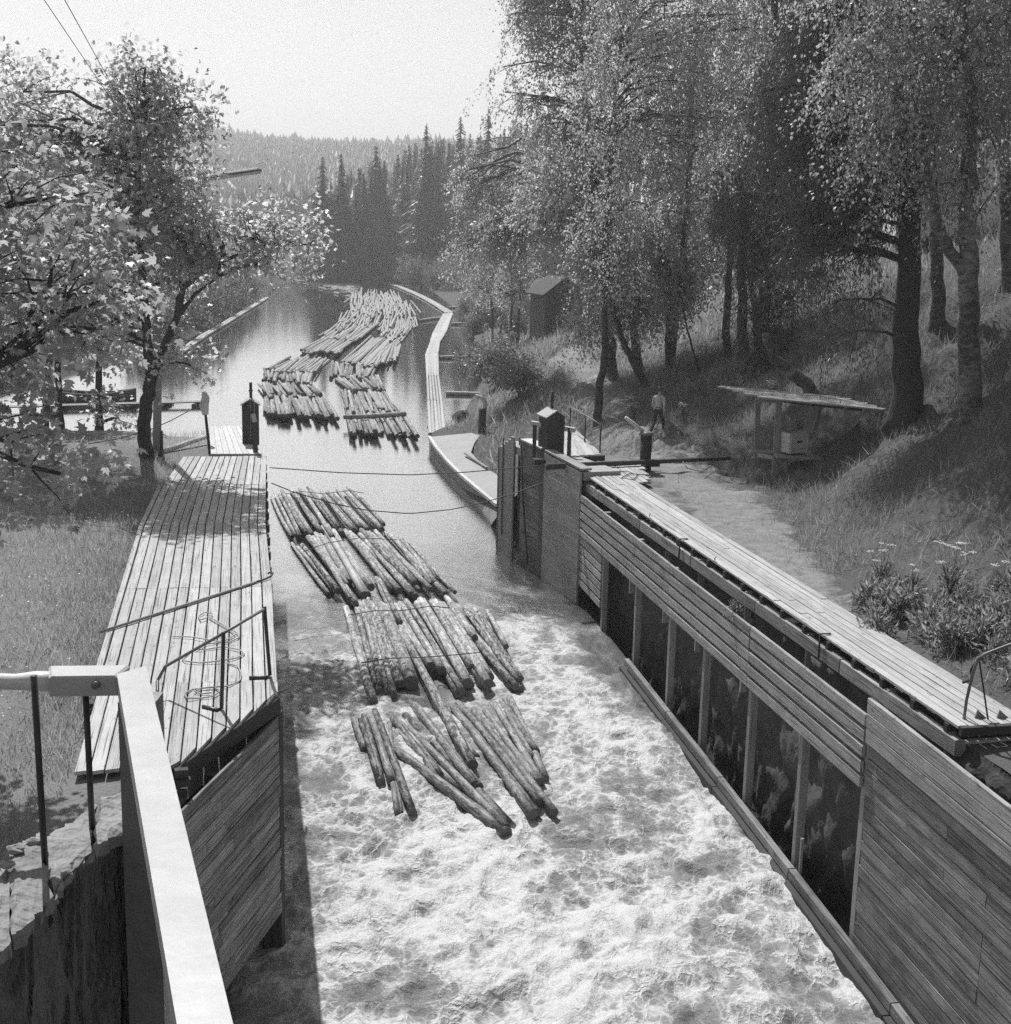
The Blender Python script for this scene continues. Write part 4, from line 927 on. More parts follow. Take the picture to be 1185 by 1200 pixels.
def foliage(blobs, twigs, per, lsize, tpl, droop=.4, twig_len=.7, spread=.18, nup=.7, wid=1.0, hollow=.45, ljit=.35):
    """blobs: (centre, radius). Leaves sit along short drooping twigs spread through each blob."""
    PP, DD, NN, tw = [], [], [], []
    tot = sum(np.prod(np.broadcast_to(r, (3,))) ** (2 / 3) for _, r in blobs)
    for c, r in blobs:
        r = np.broadcast_to(np.array(r, float), (3,)); k = max(3, int(twigs * np.prod(r) ** (2 / 3) / tot))
        p, d = shell_points(k, c, r, hollow); dirs = unit(d + rng.normal(size=(k, 3)) * .5 + np.array([0, 0, -droop]))
        L = twig_len * rng.uniform(.5, 1.3, k); t = rng.uniform(0, 1, (k, per)) ** .8
        bend = np.array([0, 0, -droop * .6])
        pos = p[:, None, :] + dirs[:, None, :] * (L[:, None] * t)[..., None] + bend * ((t ** 2) * L[:, None])[..., None] + rng.normal(size=(k, per, 3)) * spread * (.4 + t[..., None])
        dd = unit(dirs[:, None, :] + rng.normal(size=(k, per, 3)) * .8 + np.array([0, 0, -droop]))
        nn = rng.normal(size=(k, per, 3)) * .6 + np.array([0, 0, nup])
        PP.append(pos.reshape(-1, 3)); DD.append(dd.reshape(-1, 3)); NN.append(nn.reshape(-1, 3)); tw.append((p, dirs, L))
    PP = np.concatenate(PP); DD = np.concatenate(DD); NN = np.concatenate(NN)
    V, F = leaf_mesh(PP, DD, NN, lsize * rng.uniform(1 - ljit, 1 + ljit, len(PP)), tpl, wid)
    return V, F, tw, (PP, DD, NN)
def sag_path(a, b, k=6, sag=.12, wob=.05):
    a = np.array(a, float); b = np.array(b, float); t = np.linspace(0, 1, k)[:, None]; L = np.linalg.norm(b - a)
    P = a + (b - a) * t; P[:, 2] += (np.sin(t[:, 0] * math.pi) * sag * L); P[1:-1] += rng.normal(size=(k - 2, 3)) * wob * L * .3
    return P
def tree(name, label, cat, trunks, blobs, leafmat, barkmat, twigs, per, lsize, tpl, group=None, twig_tubes=0, limb_r=.07, sub=False, **kw):
    """trunks: list of (points, radii). Every blob of foliage hangs on a limb from the nearest trunk point below it."""
    if sub:
        nb_ = []
        for c, r in blobs:
            r = np.broadcast_to(np.array(r, float), (3,))
            if r[0] < .75: nb_.append((c, r)); continue
            for _ in range(6): nb_.append((np.array(c) + unit(rng.normal(size=3)) * r * rng.uniform(.35, .85), r * rng.uniform(.32, .52)))
        blobs = nb_
    base = v3(trunks[0][0][0]); t = thing(name, label, cat, base, group)
    g = Geo()
    for pts, rad in trunks:
        P = np.array([v3(p) for p in pts]); kk = np.linspace(0, len(P) - 1, 4 * len(P)); Q = np.stack([np.interp(kk, np.arange(len(P)), P[:, i]) for i in range(3)], 1)
        Q[1:-1] += rng.normal(size=(len(Q) - 2, 3)) * np.array([.25, .25, 0]) * rad[0] * .5; rr = np.interp(kk, np.arange(len(P)), rad)
        rr[0] *= 1.35; rr[1] *= 1.08
        g.tube(Q, rr, 9)
    g.build('trunk', barkmat, t)
    if not blobs: return t
    V, F, tw, _ = foliage(blobs, twigs, per, lsize, tpl, **kw)
    o = put('crown', mesh_np('crown', V, F), leafmat, t); o['kind'] = 'stuff'
    allp = np.concatenate([np.array([v3(p) for p in np.concatenate([np.linspace(v3(a), v3(b), 6) for a, b in zip(pts[:-1], pts[1:])])]) for pts, _ in trunks])
    g = Geo()
    for (c, r), (p, d, L) in zip(blobs, tw):
        c = np.array(c, float); dz = np.where(allp[:, 2] < c[2] - .1, 0, 4); j = np.argmin(np.linalg.norm((allp - c) * [1, 1, .7], axis=1) + dz); s = allp[j]
        if np.linalg.norm(c - s) < .3: s = s - np.array([0, 0, .5])
        path = sag_path(s, c, 6, .08); lr = limb_r * (1 + .1 * np.linalg.norm(c - s)); g.tube(path, np.linspace(lr, lr * .45, 6), 6)
        for k in rng.permutation(len(p))[:max(3, int(twig_tubes * len(p)))]:
            a = path[rng.integers(2, 6)]; g.tube(sag_path(a, p[k] + d[k] * L[k] * .6, 4, .05), [lr * .4, lr * .28, lr * .18, .006], 4, cap=False)
    bo_ = g.build('branches', barkmat, t)
    bo_['kind'] = 'stuff'
    return t
def pb_(x, y, Y, rpx, dy=1.0):
    """foliage blob from its centre pixel, distance and radius in pixels"""
    r = rpx * Y / FPX
    return (PY(x, y, Y), (r, r * dy, r * .92))
def groundR(x, y):
    """point where a pixel meets the right bank"""
    d = ray(x, y); k = 12.0
    while k < 400:
        p = _C + d * k
        if p[2] < zright(p[0], p[1]): return p
        k += .15 if k < 70 else .6
    return p

# ---- left maples -------------------------------------------------------------------
YA = 18.0
tA = tree('maple_tree', 'near maple with large pale leaves filling the left edge of the picture', 'tree',
    [([(-8.6, 18.6, 3.3), (-8.4, 18.5, 5.5), (-8.0, 18.3, 8.0), (-7.4, 18.0, 10.5), (-7.0, 18.0, 12.3)], [.26, .22, .19, .13, .05]), ([(-8.1, 18.3, 7.4), (-7.2, 17.6, 8.5), (-6.3, 17.2, 8.9)], [.12, .08, .04])],
    [pb_(15, 240, 18.5, 75), pb_(60, 330, 17.6, 85), pb_(-30, 330, 18, 110), pb_(5, 408, 17.5, 58), pb_(110, 330, 17.6, 55), pb_(10, 520, 17.2, 62), pb_(70, 555, 17.0, 42), pb_(112, 384, 17.6, 30), pb_(-60, 480, 18, 95), pb_(-40, 190, 18.5, 90), pb_(75, 235, 18.2, 50), pb_(135, 345, 17.8, 28), pb_(-110, 330, 18.5, 120)],
    M['maple'], M['bark'], 430, 12, .125, MAPLE, twig_tubes=.35, limb_r=.045, droop=.25, twig_len=.55, spread=.12, nup=1.0)
# nearest leaves that can be picked out one by one
lv = [mesh_np('leaf', *leaf_mesh(np.zeros((1, 3)), np.array([[0, 1., 0]]), np.array([[0, 0, 1.]]), s_, MAPLE)) for s_ in (.14, .16, .12)]
k = 0
for cx, cy, n_ in ((40, 590, 48), (95, 555, 40), (8, 500, 22), (120, 330, 34), (60, 285, 34), (140, 360, 24), (25, 350, 30), (120, 535, 22), (55, 400, 20)):
    for _ in range(n_):
        p = PY(cx + random.gauss(0, 22), cy + random.gauss(0, 12), 16.7 + random.gauss(0, .3))
        a_, b_, c_ = frame((random.gauss(.3, .7), random.gauss(-.3, .7), random.gauss(-.55, .3)), (random.gauss(0, .35), random.gauss(0, .35), 1))
        o = put('leaf', lv[k % 3], M['maple'], tA, basis(p, -b_, a_, c_)); k += 1
YB = 38.5
def tB(x, y): return PY(x, y, YB)
bA = W(170, 538, 3.45); bA = PY(171, 540, float(bA[1]))
tree('maple_tree', 'tall maple with forked dark trunk and airy crown beside the lamp pole', 'tree',
    [([bA, tB(168, 500), tB(172, 470), tB(178, 440), tB(172, 400), tB(168, 340), tB(160, 250), tB(165, 150)], [.22, .19, .19, .17, .13, .11, .08, .03]),
     ([tB(178, 440), tB(195, 400), tB(207, 372), tB(213, 340), tB(240, 315), tB(300, 290), tB(350, 285)], [.13, .11, .10, .08, .06, .045, .02]),
     ([tB(207, 372), tB(228, 345), tB(255, 325)], [.07, .05, .03])],
    [pb_(165, 100, 38.5, 42), pb_(150, 150, 39, 55), pb_(195, 150, 38, 45), pb_(215, 185, 38.5, 30), pb_(120, 200, 39.5, 55), pb_(180, 210, 38.5, 50), pb_(170, 270, 38, 60), pb_(110, 270, 39, 60), pb_(222, 262, 38.5, 38), pb_(285, 275, 38, 34), pb_(335, 265, 38.5, 26), pb_(362, 287, 38.5, 22), pb_(310, 300, 38.8, 34), pb_(250, 300, 38.3, 36), pb_(60, 170, 40, 55), pb_(20, 140, 40, 55), pb_(130, 350, 38.5, 48), pb_(205, 330, 39, 34), pb_(90, 372, 39.5, 40), pb_(225, 428, 38, 24), pb_(140, 400, 39, 28), pb_(160, 78, 38.5, 24), pb_(230, 125, 38.2, 24)],
    M['maple2'], M['bark'], 1350, 15, .15, MAPLES, sub=True, twig_tubes=.12, limb_r=.05, droop=.2, twig_len=.7, spread=.16, nup=.9)
tree('maple_tree', 'hazy bright maple crown rising behind at the far left', 'tree',
    [([(-17.5, 44, 3.2), (-17.3, 44, 6), (-16.6, 44, 9), (-16, 44, 12.5)], [.24, .2, .14, .05])],
    [pb_(10, 110, 44, 45), pb_(30, 150, 44, 50), pb_(60, 135, 43.5, 42), pb_(-20, 200, 44, 70), pb_(60, 210, 43.5, 55), pb_(95, 150, 44, 32), pb_(0, 300, 44, 60), pb_(50, 300, 44, 50), pb_(-60, 130, 44, 60)],
    M['maple2'], M['bark'], 520, 15, .17, MAPLES, twig_tubes=.1, droop=.2, twig_len=.8, spread=.18, nup=.9)
for k, (x, y, top, lab) in enumerate(((50, 506, 330, 'slim dark trunk leaning at the far left shore in front of the boat'), (70, 500, 350, 'short slim dark trunk at the left shore beside the boat stern'), (116, 502, 330, 'slim young tree with leafy foot at the left shore by the boat bow'))):
    p = W(x, y, 3.2); Y_ = float(p[1])
    tree('young_tree', lab, 'tree', [([p - [0, 0, .3], PY(x + [6, -2, 0][k], y - 60, Y_), PY(x + [14, -4, 3][k], top + 40, Y_), PY(x + 8, top, Y_)], [.15, .12, .1, .04])],
         [pb_(x + 8, top - 10, Y_, 36), pb_(x - 22, top + 25, Y_ + .4, 30), pb_(x + 28, top + 40, Y_ - .3, 26)] + ([pb_(124, 480, Y_ - .6, 17), pb_(140, 490, Y_ - .5, 12)] if k == 2 else []), M['maple2'], M['bark'], 170, 14, .16, MAPLES, group='young trees on the left shore', twig_tubes=.1, droop=.2, nup=.9)

# ---- right bank broadleaves ----------------------------------------------------------
def trunk_px(pts, base=None, r=(.2, .05), Y=None):
    """trunk through pixels, rooted where its first pixel meets the bank"""
    b = groundR(*pts[0]); Y = float(b[1]) if Y is None else Y
    P = [b - np.array([0, 0, .35])] + [PY(x, y, Y) for x, y in pts[1:]]; return P, list(np.linspace(r[0], r[1], len(P))), Y
BK = dict(sub=True, droop=1.0, twig_len=1.25, spread=.10, nup=.25, hollow=.55)
P, r_, Y1 = trunk_px([(718, 440), (715, 380), (705, 300), (690, 180), (680, 60), (690, -120)], r=(.28, .06))
tree('birch_tree', 'tall drooping birch reaching highest against the sky above the path', 'tree', [(P, r_)],
     [pb_(620, 10, Y1, 36), pb_(680, 20, Y1, 62), pb_(640, 55, Y1, 34), pb_(590, 78, Y1, 17), pb_(620, 118, Y1, 20), pb_(592, 108, Y1, 11), pb_(700, 100, Y1, 66), pb_(740, 30, Y1 + 1, 70), pb_(650, 150, Y1 - .5, 30), pb_(670, 190, Y1, 58), pb_(720, 190, Y1, 66), pb_(700, -60, Y1, 85), pb_(640, -30, Y1, 45), pb_(690, -150, Y1, 75)],
     M['birch'], M['birchbark'], 1250, 46, .13, LEAF, twig_tubes=.03, limb_r=.05, **BK)
P, r_, Y2 = trunk_px([(748, 436), (744, 390), (730, 320), (715, 250), (700, 170)], r=(.26, .05))
tree('birch_tree', 'broad low birch whose foliage hangs over the small hut', 'tree', [(P, r_)],
     [pb_(590, 215, Y2 + 8, 42), pb_(560, 200, Y2 + 9, 26), pb_(648, 222, Y2 + 2, 54), pb_(592, 258, Y2 + 5, 38), pb_(560, 285, Y2 + 8, 27), pb_(702, 278, Y2, 52), pb_(745, 270, Y2, 66), pb_(716, 342, Y2 - 1, 38), pb_(755, 340, Y2 - 1, 42), pb_(684, 372, Y2 - .5, 18)],
     M['birch'], M['birchbark'], 1450, 46, .13, LEAF, twig_tubes=.03, limb_r=.05, **BK)
P, r_, Y3 = trunk_px([(785, 428), (790, 380), (800, 300), (810, 180), (815, 40), (820, -150)], r=(.24, .05))
tree('birch_tree', 'tall dense birch above the man, sparkling with small leaves', 'tree', [(P, r_)],
     [pb_(800, 60, Y3, 80), pb_(850, 20, Y3, 70), pb_(790, 150, Y3, 75), pb_(850, 130, Y3, 68), pb_(800, 235, Y3, 62), pb_(830, 300, Y3, 45), pb_(790, 330, Y3 - 1, 42), pb_(830, -70, Y3, 90), pb_(760, 110, Y3 - 1, 50)],
     M['birch2'], M['birchbark'], 1050, 46, .125, LEAF, twig_tubes=.03, limb_r=.05, **BK)
# young trees by the hut
for k, (x, y) in enumerate(((578, 405), (587, 402), (598, 408), (606, 404))):
    P, r_, Yy = trunk_px([(x, y), (x - 2 + 2 * k, y - 60), (x - 6 + 3 * k, y - 110)], r=(.12, .03))
    tree('young_tree', ['leftmost', 'second', 'third', 'rightmost'][k] + ' of the four slender young trees by the lake shore below the hut', 'tree', [(P, r_)],
         [pb_(x - 8 + 4 * k, y - 70, Yy, 19), pb_(x - 14 + 5 * k, y - 105, Yy + 1, 22), pb_(x + 4, y - 95, Yy - 1, 20)], M['birch'], M['bark'], 90, 34, .15, LEAF, group='slender young trees by the hut', twig_tubes=.05, **BK)
# bare lower trunks standing among the grass
for k, (pts, rr, mat, lab) in enumerate((
    ([(762, 452), (745, 428), (732, 405), (722, 375), (710, 330)], (.2, .1), 'bark', 'dark trunk leaning left above the man'),
    ([(784, 432), (782, 405), (784, 370), (786, 330)], (.13, .08), 'bark', 'short straight trunk on the bank right of the leaning trunk'),
    ([(823, 436), (812, 410), (804, 380), (800, 350)], (.06, .03), 'bark', 'very thin sapling leaning left on the dark bank'),
    ([(853, 420), (851, 380), (855, 320), (856, 250)], (.2, .12), 'bark', 'dark straight trunk at the left of the spruce thicket'),
    ([(872, 425), (870, 370), (870, 310), (872, 250)], (.26, .15), 'bark', 'thick dark trunk beside the pale birch stem in the thicket'))):
    P, r_, Yk = trunk_px(pts, r=rr)
    b_ = [pb_(pts[-1][0], pts[-1][1] - 10, Yk, 30), pb_(pts[-1][0] - 20, pts[-1][1] - 45, Yk, 32)]
    tree('slim_tree', lab, 'tree', [(P, r_)], b_, M['birch2'], M[mat], 90, 34, .13, LEAF, twig_tubes=.04, **BK)
P, r_, Y4 = trunk_px([(700, 498), (702, 460), (708, 420), (710, 385), (706, 300), (714, 200), (722, 100), (735, -10), (740, -110)], r=(.19, .04))
tree('birch_tree', 'thin crooked birch rooted left of the path railing, its twigs hanging over the lock gate', 'tree', [(P, r_)],
     [pb_(690, 70, Y4 - 4, 44), pb_(740, 140, Y4 - 6, 38), pb_(790, 80, Y4 - 6, 52), pb_(770, 20, Y4 - 6, 55), pb_(715, 10, Y4 - 4, 50), pb_(830, 150, Y4 - 6, 40), pb_(680, 150, Y4 - 3, 34), pb_(735, 230, Y4 - 3, 34), pb_(690, 240, Y4 - 2, 34), pb_(780, -60, Y4 - 6, 80), pb_(850, 40, Y4 - 7, 60), pb_(700, -70, Y4 - 4, 70), pb_(860, -60, Y4 - 7, 70), pb_(694, 318, Y4 - 1, 20), pb_(735, 320, Y4 - 1, 28)],
     M['birch'], M['bark'], 1000, 40, .10, LEAF, twig_tubes=.04, limb_r=.03, **BK)
# pale birch stems
P, r_, Yk = trunk_px([(966, 468), (945, 450), (925, 434), (908, 420), (898, 390)], r=(.24, .14))
tree('fallen_birch', 'leaning birch stem fallen on the bank behind the shelter roof', 'tree', [(P, r_)], [], M['birch2'], M['birchbark'], 20, 16, .12, LEAF, **BK)
P, r_, Yk = trunk_px([(888, 395), (884, 350), (878, 318), (872, 290)], r=(.17, .1))
tree('birch_tree', 'short pale birch stem catching light in the spruce thicket', 'tree', [(P, r_)], [pb_(868, 270, Yk, 26)], M['birch2'], M['birchbark'], 40, 16, .12, LEAF, **BK)
P, r_, Y5 = trunk_px([(1140, 492), (1136, 420), (1134, 330), (1136, 250), (1136, 150), (1130, 40), (1128, -120)], r=(.30, .1))
P2 = [PY(1132, 318, Y5), PY(1112, 292, Y5), PY(1096, 262, Y5), PY(1088, 225, Y5), PY(1080, 170, Y5)]
tree('birch_tree', 'dark forked birch standing nearest on the right slope', 'tree', [(P, r_), (P2, [.16, .14, .12, .1, .05])],
     [pb_(1150, 60, Y5, 75), pb_(1090, 40, Y5, 80), pb_(1120, 140, Y5 + .5, 60), pb_(1060, 130, Y5, 60), pb_(1085, 195, Y5, 34), pb_(1170, 130, Y5 + 1, 50), pb_(1128, 205, Y5, 26), pb_(1130, -60, Y5, 110), pb_(1150, 245, Y5, 15), pb_(1010, 60, Y5 + 1, 70), pb_(1130, -200, Y5, 110), pb_(1010, -60, Y5 + 1, 80), pb_(1200, -20, Y5, 80)],
     M['birch2'], M['birchbark'], 1150, 40, .095, LEAF, twig_tubes=.04, limb_r=.05, **BK)
P, r_, Y6 = trunk_px([(1100, 378), (1098, 330), (1096, 270), (1094, 200), (1090, 60)], r=(.24, .12))
tree('birch_tree', 'mottled birch trunk standing higher up between the big spruce and the forked birch', 'tree', [(P, r_)], [pb_(1080, 90, Y6, 60), pb_(1040, 20, Y6, 70), pb_(1110, 0, Y6, 70)], M['birch2'], M['birchbark'], 380, 38, .13, LEAF, twig_tubes=.03, **BK)
P, r_, Y7 = trunk_px([(1183, 330), (1180, 260), (1176, 160), (1168, 60), (1165, -60)], r=(.22, .1))
tree('birch_tree', 'pale-barked birch trunk at the right edge of the picture', 'tree', [(P, r_)], [pb_(1190, 40, Y7, 60), pb_(1215, 130, Y7, 60), pb_(1180, -60, Y7, 80)], M['birch2'], M['birchbark'], 300, 38, .13, LEAF, twig_tubes=.03, **BK)

# ---- near spruces: drooping sprays of needles ------------------------------------------
SK = dict(sub=True, droop=1.3, twig_len=1.0, spread=.10, nup=.5, wid=1.0, hollow=.3)
P, r_, Y8 = trunk_px([(1062, 490), (1062, 420), (1066, 330), (1068, 230), (1070, 100), (1072, -160)], r=(.46, .12))
tree('spruce_tree', 'big spruce with a thick dark straight trunk beside the shelter roof', 'tree', [(P, r_)],
     [pb_(1010, 200, Y8 + .5, 62), pb_(1050, 170, Y8, 60), pb_(960, 180, Y8, 66), pb_(1000, 280, Y8, 34), pb_(1010, 350, Y8 - .5, 28), pb_(1000, 388, Y8 - .5, 20), pb_(950, 260, Y8 + .5, 50), pb_(1030, 100, Y8 + 1, 70), pb_(930, 130, Y8 + .5, 55), pb_(960, 60, Y8 + 1, 75), pb_(1040, -40, Y8, 90), pb_(1120, 215, Y8 - 1, 20)],
     M['needle'], M['bark'], 1750, 26, .16, NEEDLE, twig_tubes=.05, limb_r=.05, **SK)
P, r_, Y9 = trunk_px([(893, 440), (893, 380), (900, 300), (905, 200), (908, 60), (908, -120)], r=(.34, .1))
tree('spruce_tree', 'dark shaggy spruce with hanging branches in the thicket', 'tree', [(P, r_)],
     [pb_(900, 360, Y9, 34), pb_(893, 410, Y9, 26), pb_(925, 330, Y9, 34), pb_(890, 300, Y9, 45), pb_(930, 240, Y9 + .5, 62), pb_(880, 220, Y9, 52), pb_(905, 130, Y9 + .5, 60), pb_(910, 40, Y9, 60), pb_(960, 310, Y9, 26), pb_(905, -60, Y9, 60), pb_(915, 390, Y9 - .4, 24)],
     M['needle'], M['bark'], 1650, 26, .17, NEEDLE, twig_tubes=.05, limb_r=.05, **SK)

# ---- far spruces -----------------------------------------------------------------------
def spruce_mesh(seed, H=1.0, nwh=34, width=.16, full=1.0):
    rs = np.random.default_rng(seed); V = []; F = []
    for i in range(nwh):
        f = (i + .4) / nwh; z = .06 + .93 * f; R_ = width * (1 - f) ** .8 * (1 + .35 * rs.uniform(-1, 1)) + .006; nb = 13 if f < .75 else 8
        for b in range(nb):
            if rs.random() > full: continue
            a = rs.uniform(0, 6.28); L = R_ * rs.uniform(.55, 1.2); dx, dy = math.cos(a), math.sin(a); nseg = 4
            w = .036 * (1 - .6 * f) * rs.uniform(.7, 1.3); zz = z + rs.uniform(-.012, .012)
            for k in range(nseg):
                u0, u1 = k / nseg, (k + 1) / nseg + .05
                drop0 = L * (.55 * u0 - .15 * u0 * u0 * 0) ; drop1 = L * .55 * u1
                for sgn in (-1, 1):
                    n = len(V); p0 = (dx * L * u0, dy * L * u0, zz - drop0); p1 = (dx * L * u1, dy * L * u1, zz - drop1)
                    ww = w * (1 - .5 * u0) * rs.uniform(.6, 1.3)
                    tip = ((p0[0] + p1[0]) / 2 + sgn * -dy * ww, (p0[1] + p1[1]) / 2 + sgn * dx * ww, (p0[2] + p1[2]) / 2 - ww * rs.uniform(.2, .9))
                    V += [p0, p1, tip]; F.append((n, n + 1, n + 2))
    V = np.array(V) * H; return mesh_np('spruce_crown', V, np.array(F))
SPR = [spruce_mesh(s, 1, 36, w_, fl) for s, w_, fl in ((1, .23, 1), (2, .19, 1), (3, .26, 1), (4, .16, 1))]
V, F = tube([(0, 0, -.03), (0, 0, .5), (0, 0, .99)], [.011, .008, .001], 6); STM = mesh_py('spruce_trunk', V, F)
def spruce(base, h, k, rot, label, group):
    t = bpy.data.objects.new('spruce_tree', None); col.objects.link(t); t.location = tuple(base); t.scale = (h, h, h); t.rotation_euler = (0, 0, rot); props(t, label, 'tree', group)
    for nm, me, mt in (('crown', SPR[k], M['needle2']), ('trunk', STM, M['bark'])):
        if not me.materials: me.materials.append(mt)
        o = bpy.data.objects.new(nm, me); col.objects.link(o); o.parent = t
    return t
def land_z(X, Y):
    if Y > 292: return float(zhill(np.array(X), np.array(Y)))
    return zright(X, Y)
lead = [(378, 180, 262, 'left of the two close dark spruces standing first on the far shore'), (400, 178, 262, 'right of the two close dark spruces standing first on the far shore'), (441, 168, 275, 'broad spruce standing alone right of the close pair on the far shore'), (500, 142, 270, 'tallest narrow spruce of the far shore row'), (540, 134, 262, 'slender spruce with its thin top clear of the ridge near the birch'), (573, 124, 250, 'spruce spire beside the hanging birch twigs')]
for i, (x, ytop, Y_, lab) in enumerate(lead):
    top = PY(x, ytop, Y_); z0 = land_z(top[0], Y_); spruce((top[0], Y_, z0), top[2] - z0, [0, 2, 2, 1, 3, 3][i], i, lab, 'spruces on the far shore')
for i in range(170):
    x = random.uniform(362, 650); Y_ = random.uniform(262, 400); ytop = np.interp(x, [362, 420, 470, 520, 580, 640], [215, 190, 168, 158, 150, 110]) + random.uniform(0, 34)
    top = PY(x, ytop, Y_); z0 = land_z(top[0], Y_); h = top[2] - z0
    if h < 9: continue
    spruce((top[0], Y_, z0), min(h, 34), random.randrange(4), random.uniform(0, 6), 'one of the dark spruces massed along the far shore', 'spruces massed on the far shore')
for i in range(26):                                    # behind the birches on the right slope
    Y_ = random.uniform(95, 240); X_ = float(edgeR(Y_)) + random.uniform(16, 60); z0 = land_z(X_, Y_)
    spruce((X_, Y_, z0), random.uniform(14, 24), random.randrange(4), random.uniform(0, 6), 'spruce standing behind the birches on the right slope', 'spruces behind the birches')
for i in range(18):                                    # left shore wood, hidden in part by the maples
    Y_ = random.uniform(150, 340); X_ = float(edgeL(Y_)) - random.uniform(3, 50); z0 = float(np.interp(float(edgeL(Y_)) - X_, [0, 2, 10, 40, 160], [0, .8, 1.8, 6, 30]))
    spruce((X_, Y_, z0 - .2), random.uniform(4, 8), random.randrange(4), random.uniform(0, 6), 'spruce on the wooded left shore behind the maples', 'spruces on the left shore')

# wood on the far hill: one mass of small crowns
n = 30000
hy = 300 + 1100 * rng.random(n) ** 1.9; hx = rng.uniform(-.36, .14, n) * hy; hy = np.where((hx / hy < -.13) & (hy < 480), 480 + (hy - 300) * 2.2, hy); hz_ = zhill(hx, hy); hh = rng.uniform(8, 15, n) * (1 + .25 * (rng.random(n) > .9)) * np.interp(hy, [300, 600, 1000], [1.2, 1, .8]); hw = hh * rng.uniform(.2, .38, n)
ang = np.arange(5) * 2 * math.pi / 5
Vc = []
for q, (fz, fr_) in enumerate(((.0, .9), (.22, 1.0), (.58, .55))):
    a = ang[None] + q * .6 + rng.uniform(0, 6, n)[:, None]; rr = hw[:, None] * fr_ * rng.uniform(.7, 1.3, (n, 5))
    Vc.append(np.stack([hx[:, None] + rr * np.cos(a), hy[:, None] + rr * np.sin(a), (hz_ + hh * fz)[:, None] + rng.uniform(-.04, .04, (n, 5)) * hh[:, None] - .5], -1))
Vc.append(np.stack([hx, hy, hz_ + hh], -1)[:, None, :])
Vt = np.concatenate(Vc, 1).reshape(-1, 3); Ft = []
for lo in (0, 5):
    for j in range(5):
        a, b, c, d = lo + j, lo + (j + 1) % 5, lo + 5 + (j + 1) % 5, lo + 5 + j; Ft += [(a, b, c), (a, c, d)]
Ft += [(10 + j, 10 + (j + 1) % 5, 15) for j in range(5)]
Fa = (np.array(Ft)[None] + (np.arange(n) * 16)[:, None, None]).reshape(-1, 3)
o = put('forest', mesh_np('forest', Vt, Fa), M['needle2']); props(o, 'far hazy conifer forest covering the hill', 'forest', None, 'stuff')

# ---- shore shrubs ------------------------------------------------------------------------
def shrub_mesh(seed, n=900):
    global rng
    keep = rng; rng = np.random.default_rng(seed)
    bl = [((rng.uniform(-.35, .35), rng.uniform(-.35, .35), rng.uniform(.25, .75)), (rng.uniform(.16, .32),) * 3) for _ in range(10)]
    V, F, _, _ = foliage(bl, n // 3, 16, .055, LEAF, droop=-.2, twig_len=.22, spread=.05, nup=.4); rng = keep
    return mesh_np('shrub_leaves', V, F)
SHR = [shrub_mesh(s) for s in (5, 6, 7)]
V, F = [], []
for a in range(5):
    v_, f_ = tube([(0, 0, -.1), (.12 * math.cos(a * 1.26), .12 * math.sin(a * 1.26), .3), (.3 * math.cos(a * 1.26), .3 * math.sin(a * 1.26), .7)], [.02, .015, .006], 5); b = len(V); V += v_; F += [tuple(i + b for i in q) for q in f_]
STE = mesh_py('shrub_stems', V, F)
def shrub(p, s, k, label, group=None, sx=1.0):
    t = bpy.data.objects.new('shrub', None); col.objects.link(t); t.location = tuple(p); t.scale = (s * sx, s * sx, s); t.rotation_euler = (0, 0, k * 1.7); props(t, label, 'shrub', group)
    for nm, me, mt in (('foliage', SHR[k % 3], M['shrub']), ('stem', STE, M['bark'])):
        if not me.materials: me.materials.append(mt)
        o = bpy.data.objects.new(nm, me); col.objects.link(o); o.parent = t
        if nm == 'foliage': o['kind'] = 'stuff'
fs = [(406, 322, 26), (424, 324, 30), (437, 318, 22), (452, 326, 24), (466, 328, 28), (485, 334, 36), (512, 338, 32), (530, 340, 40), (548, 342, 48), (472, 316, 34), (500, 318, 40), (430, 306, 34), (556, 318, 46), (395, 318, 24)]
for i, (x, y, hp) in enumerate(fs):
    p = W(x, y, .4); Y_ = float(p[1]); shrub(p - [0, 0, .4], hp * Y_ / FPX, i, 'pale willow shrub along the far shore below the spruces', 'willow shrubs on the far shore', .8)
for i, (x, y, hp, lab) in enumerate(((585, 455, 62, 'leafy bush overhanging the quiet pool below the young trees'), (610, 462, 48, 'rounded leafy bush right of the pool bush'), (560, 440, 40, 'small dark bush at the pool edge behind the pool bush'))):
    p = groundR(x, y); shrub(p - [0, 0, .2], hp * float(p[1]) / FPX, i, lab)
for i, (x, y, hp) in enumerate(((552, 350, 34), (566, 356, 36), (580, 362, 40), (562, 372, 34), (596, 372, 44), (576, 385, 40), (612, 384, 40), (605, 398, 34), (556, 392, 26), (548, 368, 24))):
    p = groundR(x, y); shrub(p - [0, 0, .2], hp * float(p[1]) / FPX, i, 'leafy shrub on the grassy lake shore behind the young trees', 'shrubs behind the young trees', .9)
for i, (x, y, hp) in enumerate(((285, 352, 40), (268, 360, 46), (248, 368, 52), (228, 382, 56), (280, 346, 40), (205, 394, 60), (180, 402, 60))):
    p = W(x, y, .3); shrub(p - [0, 0, .2], hp * float(p[1]) / FPX, i, 'dark bush along the left shore behind the boom', 'bushes on the left shore', .9)

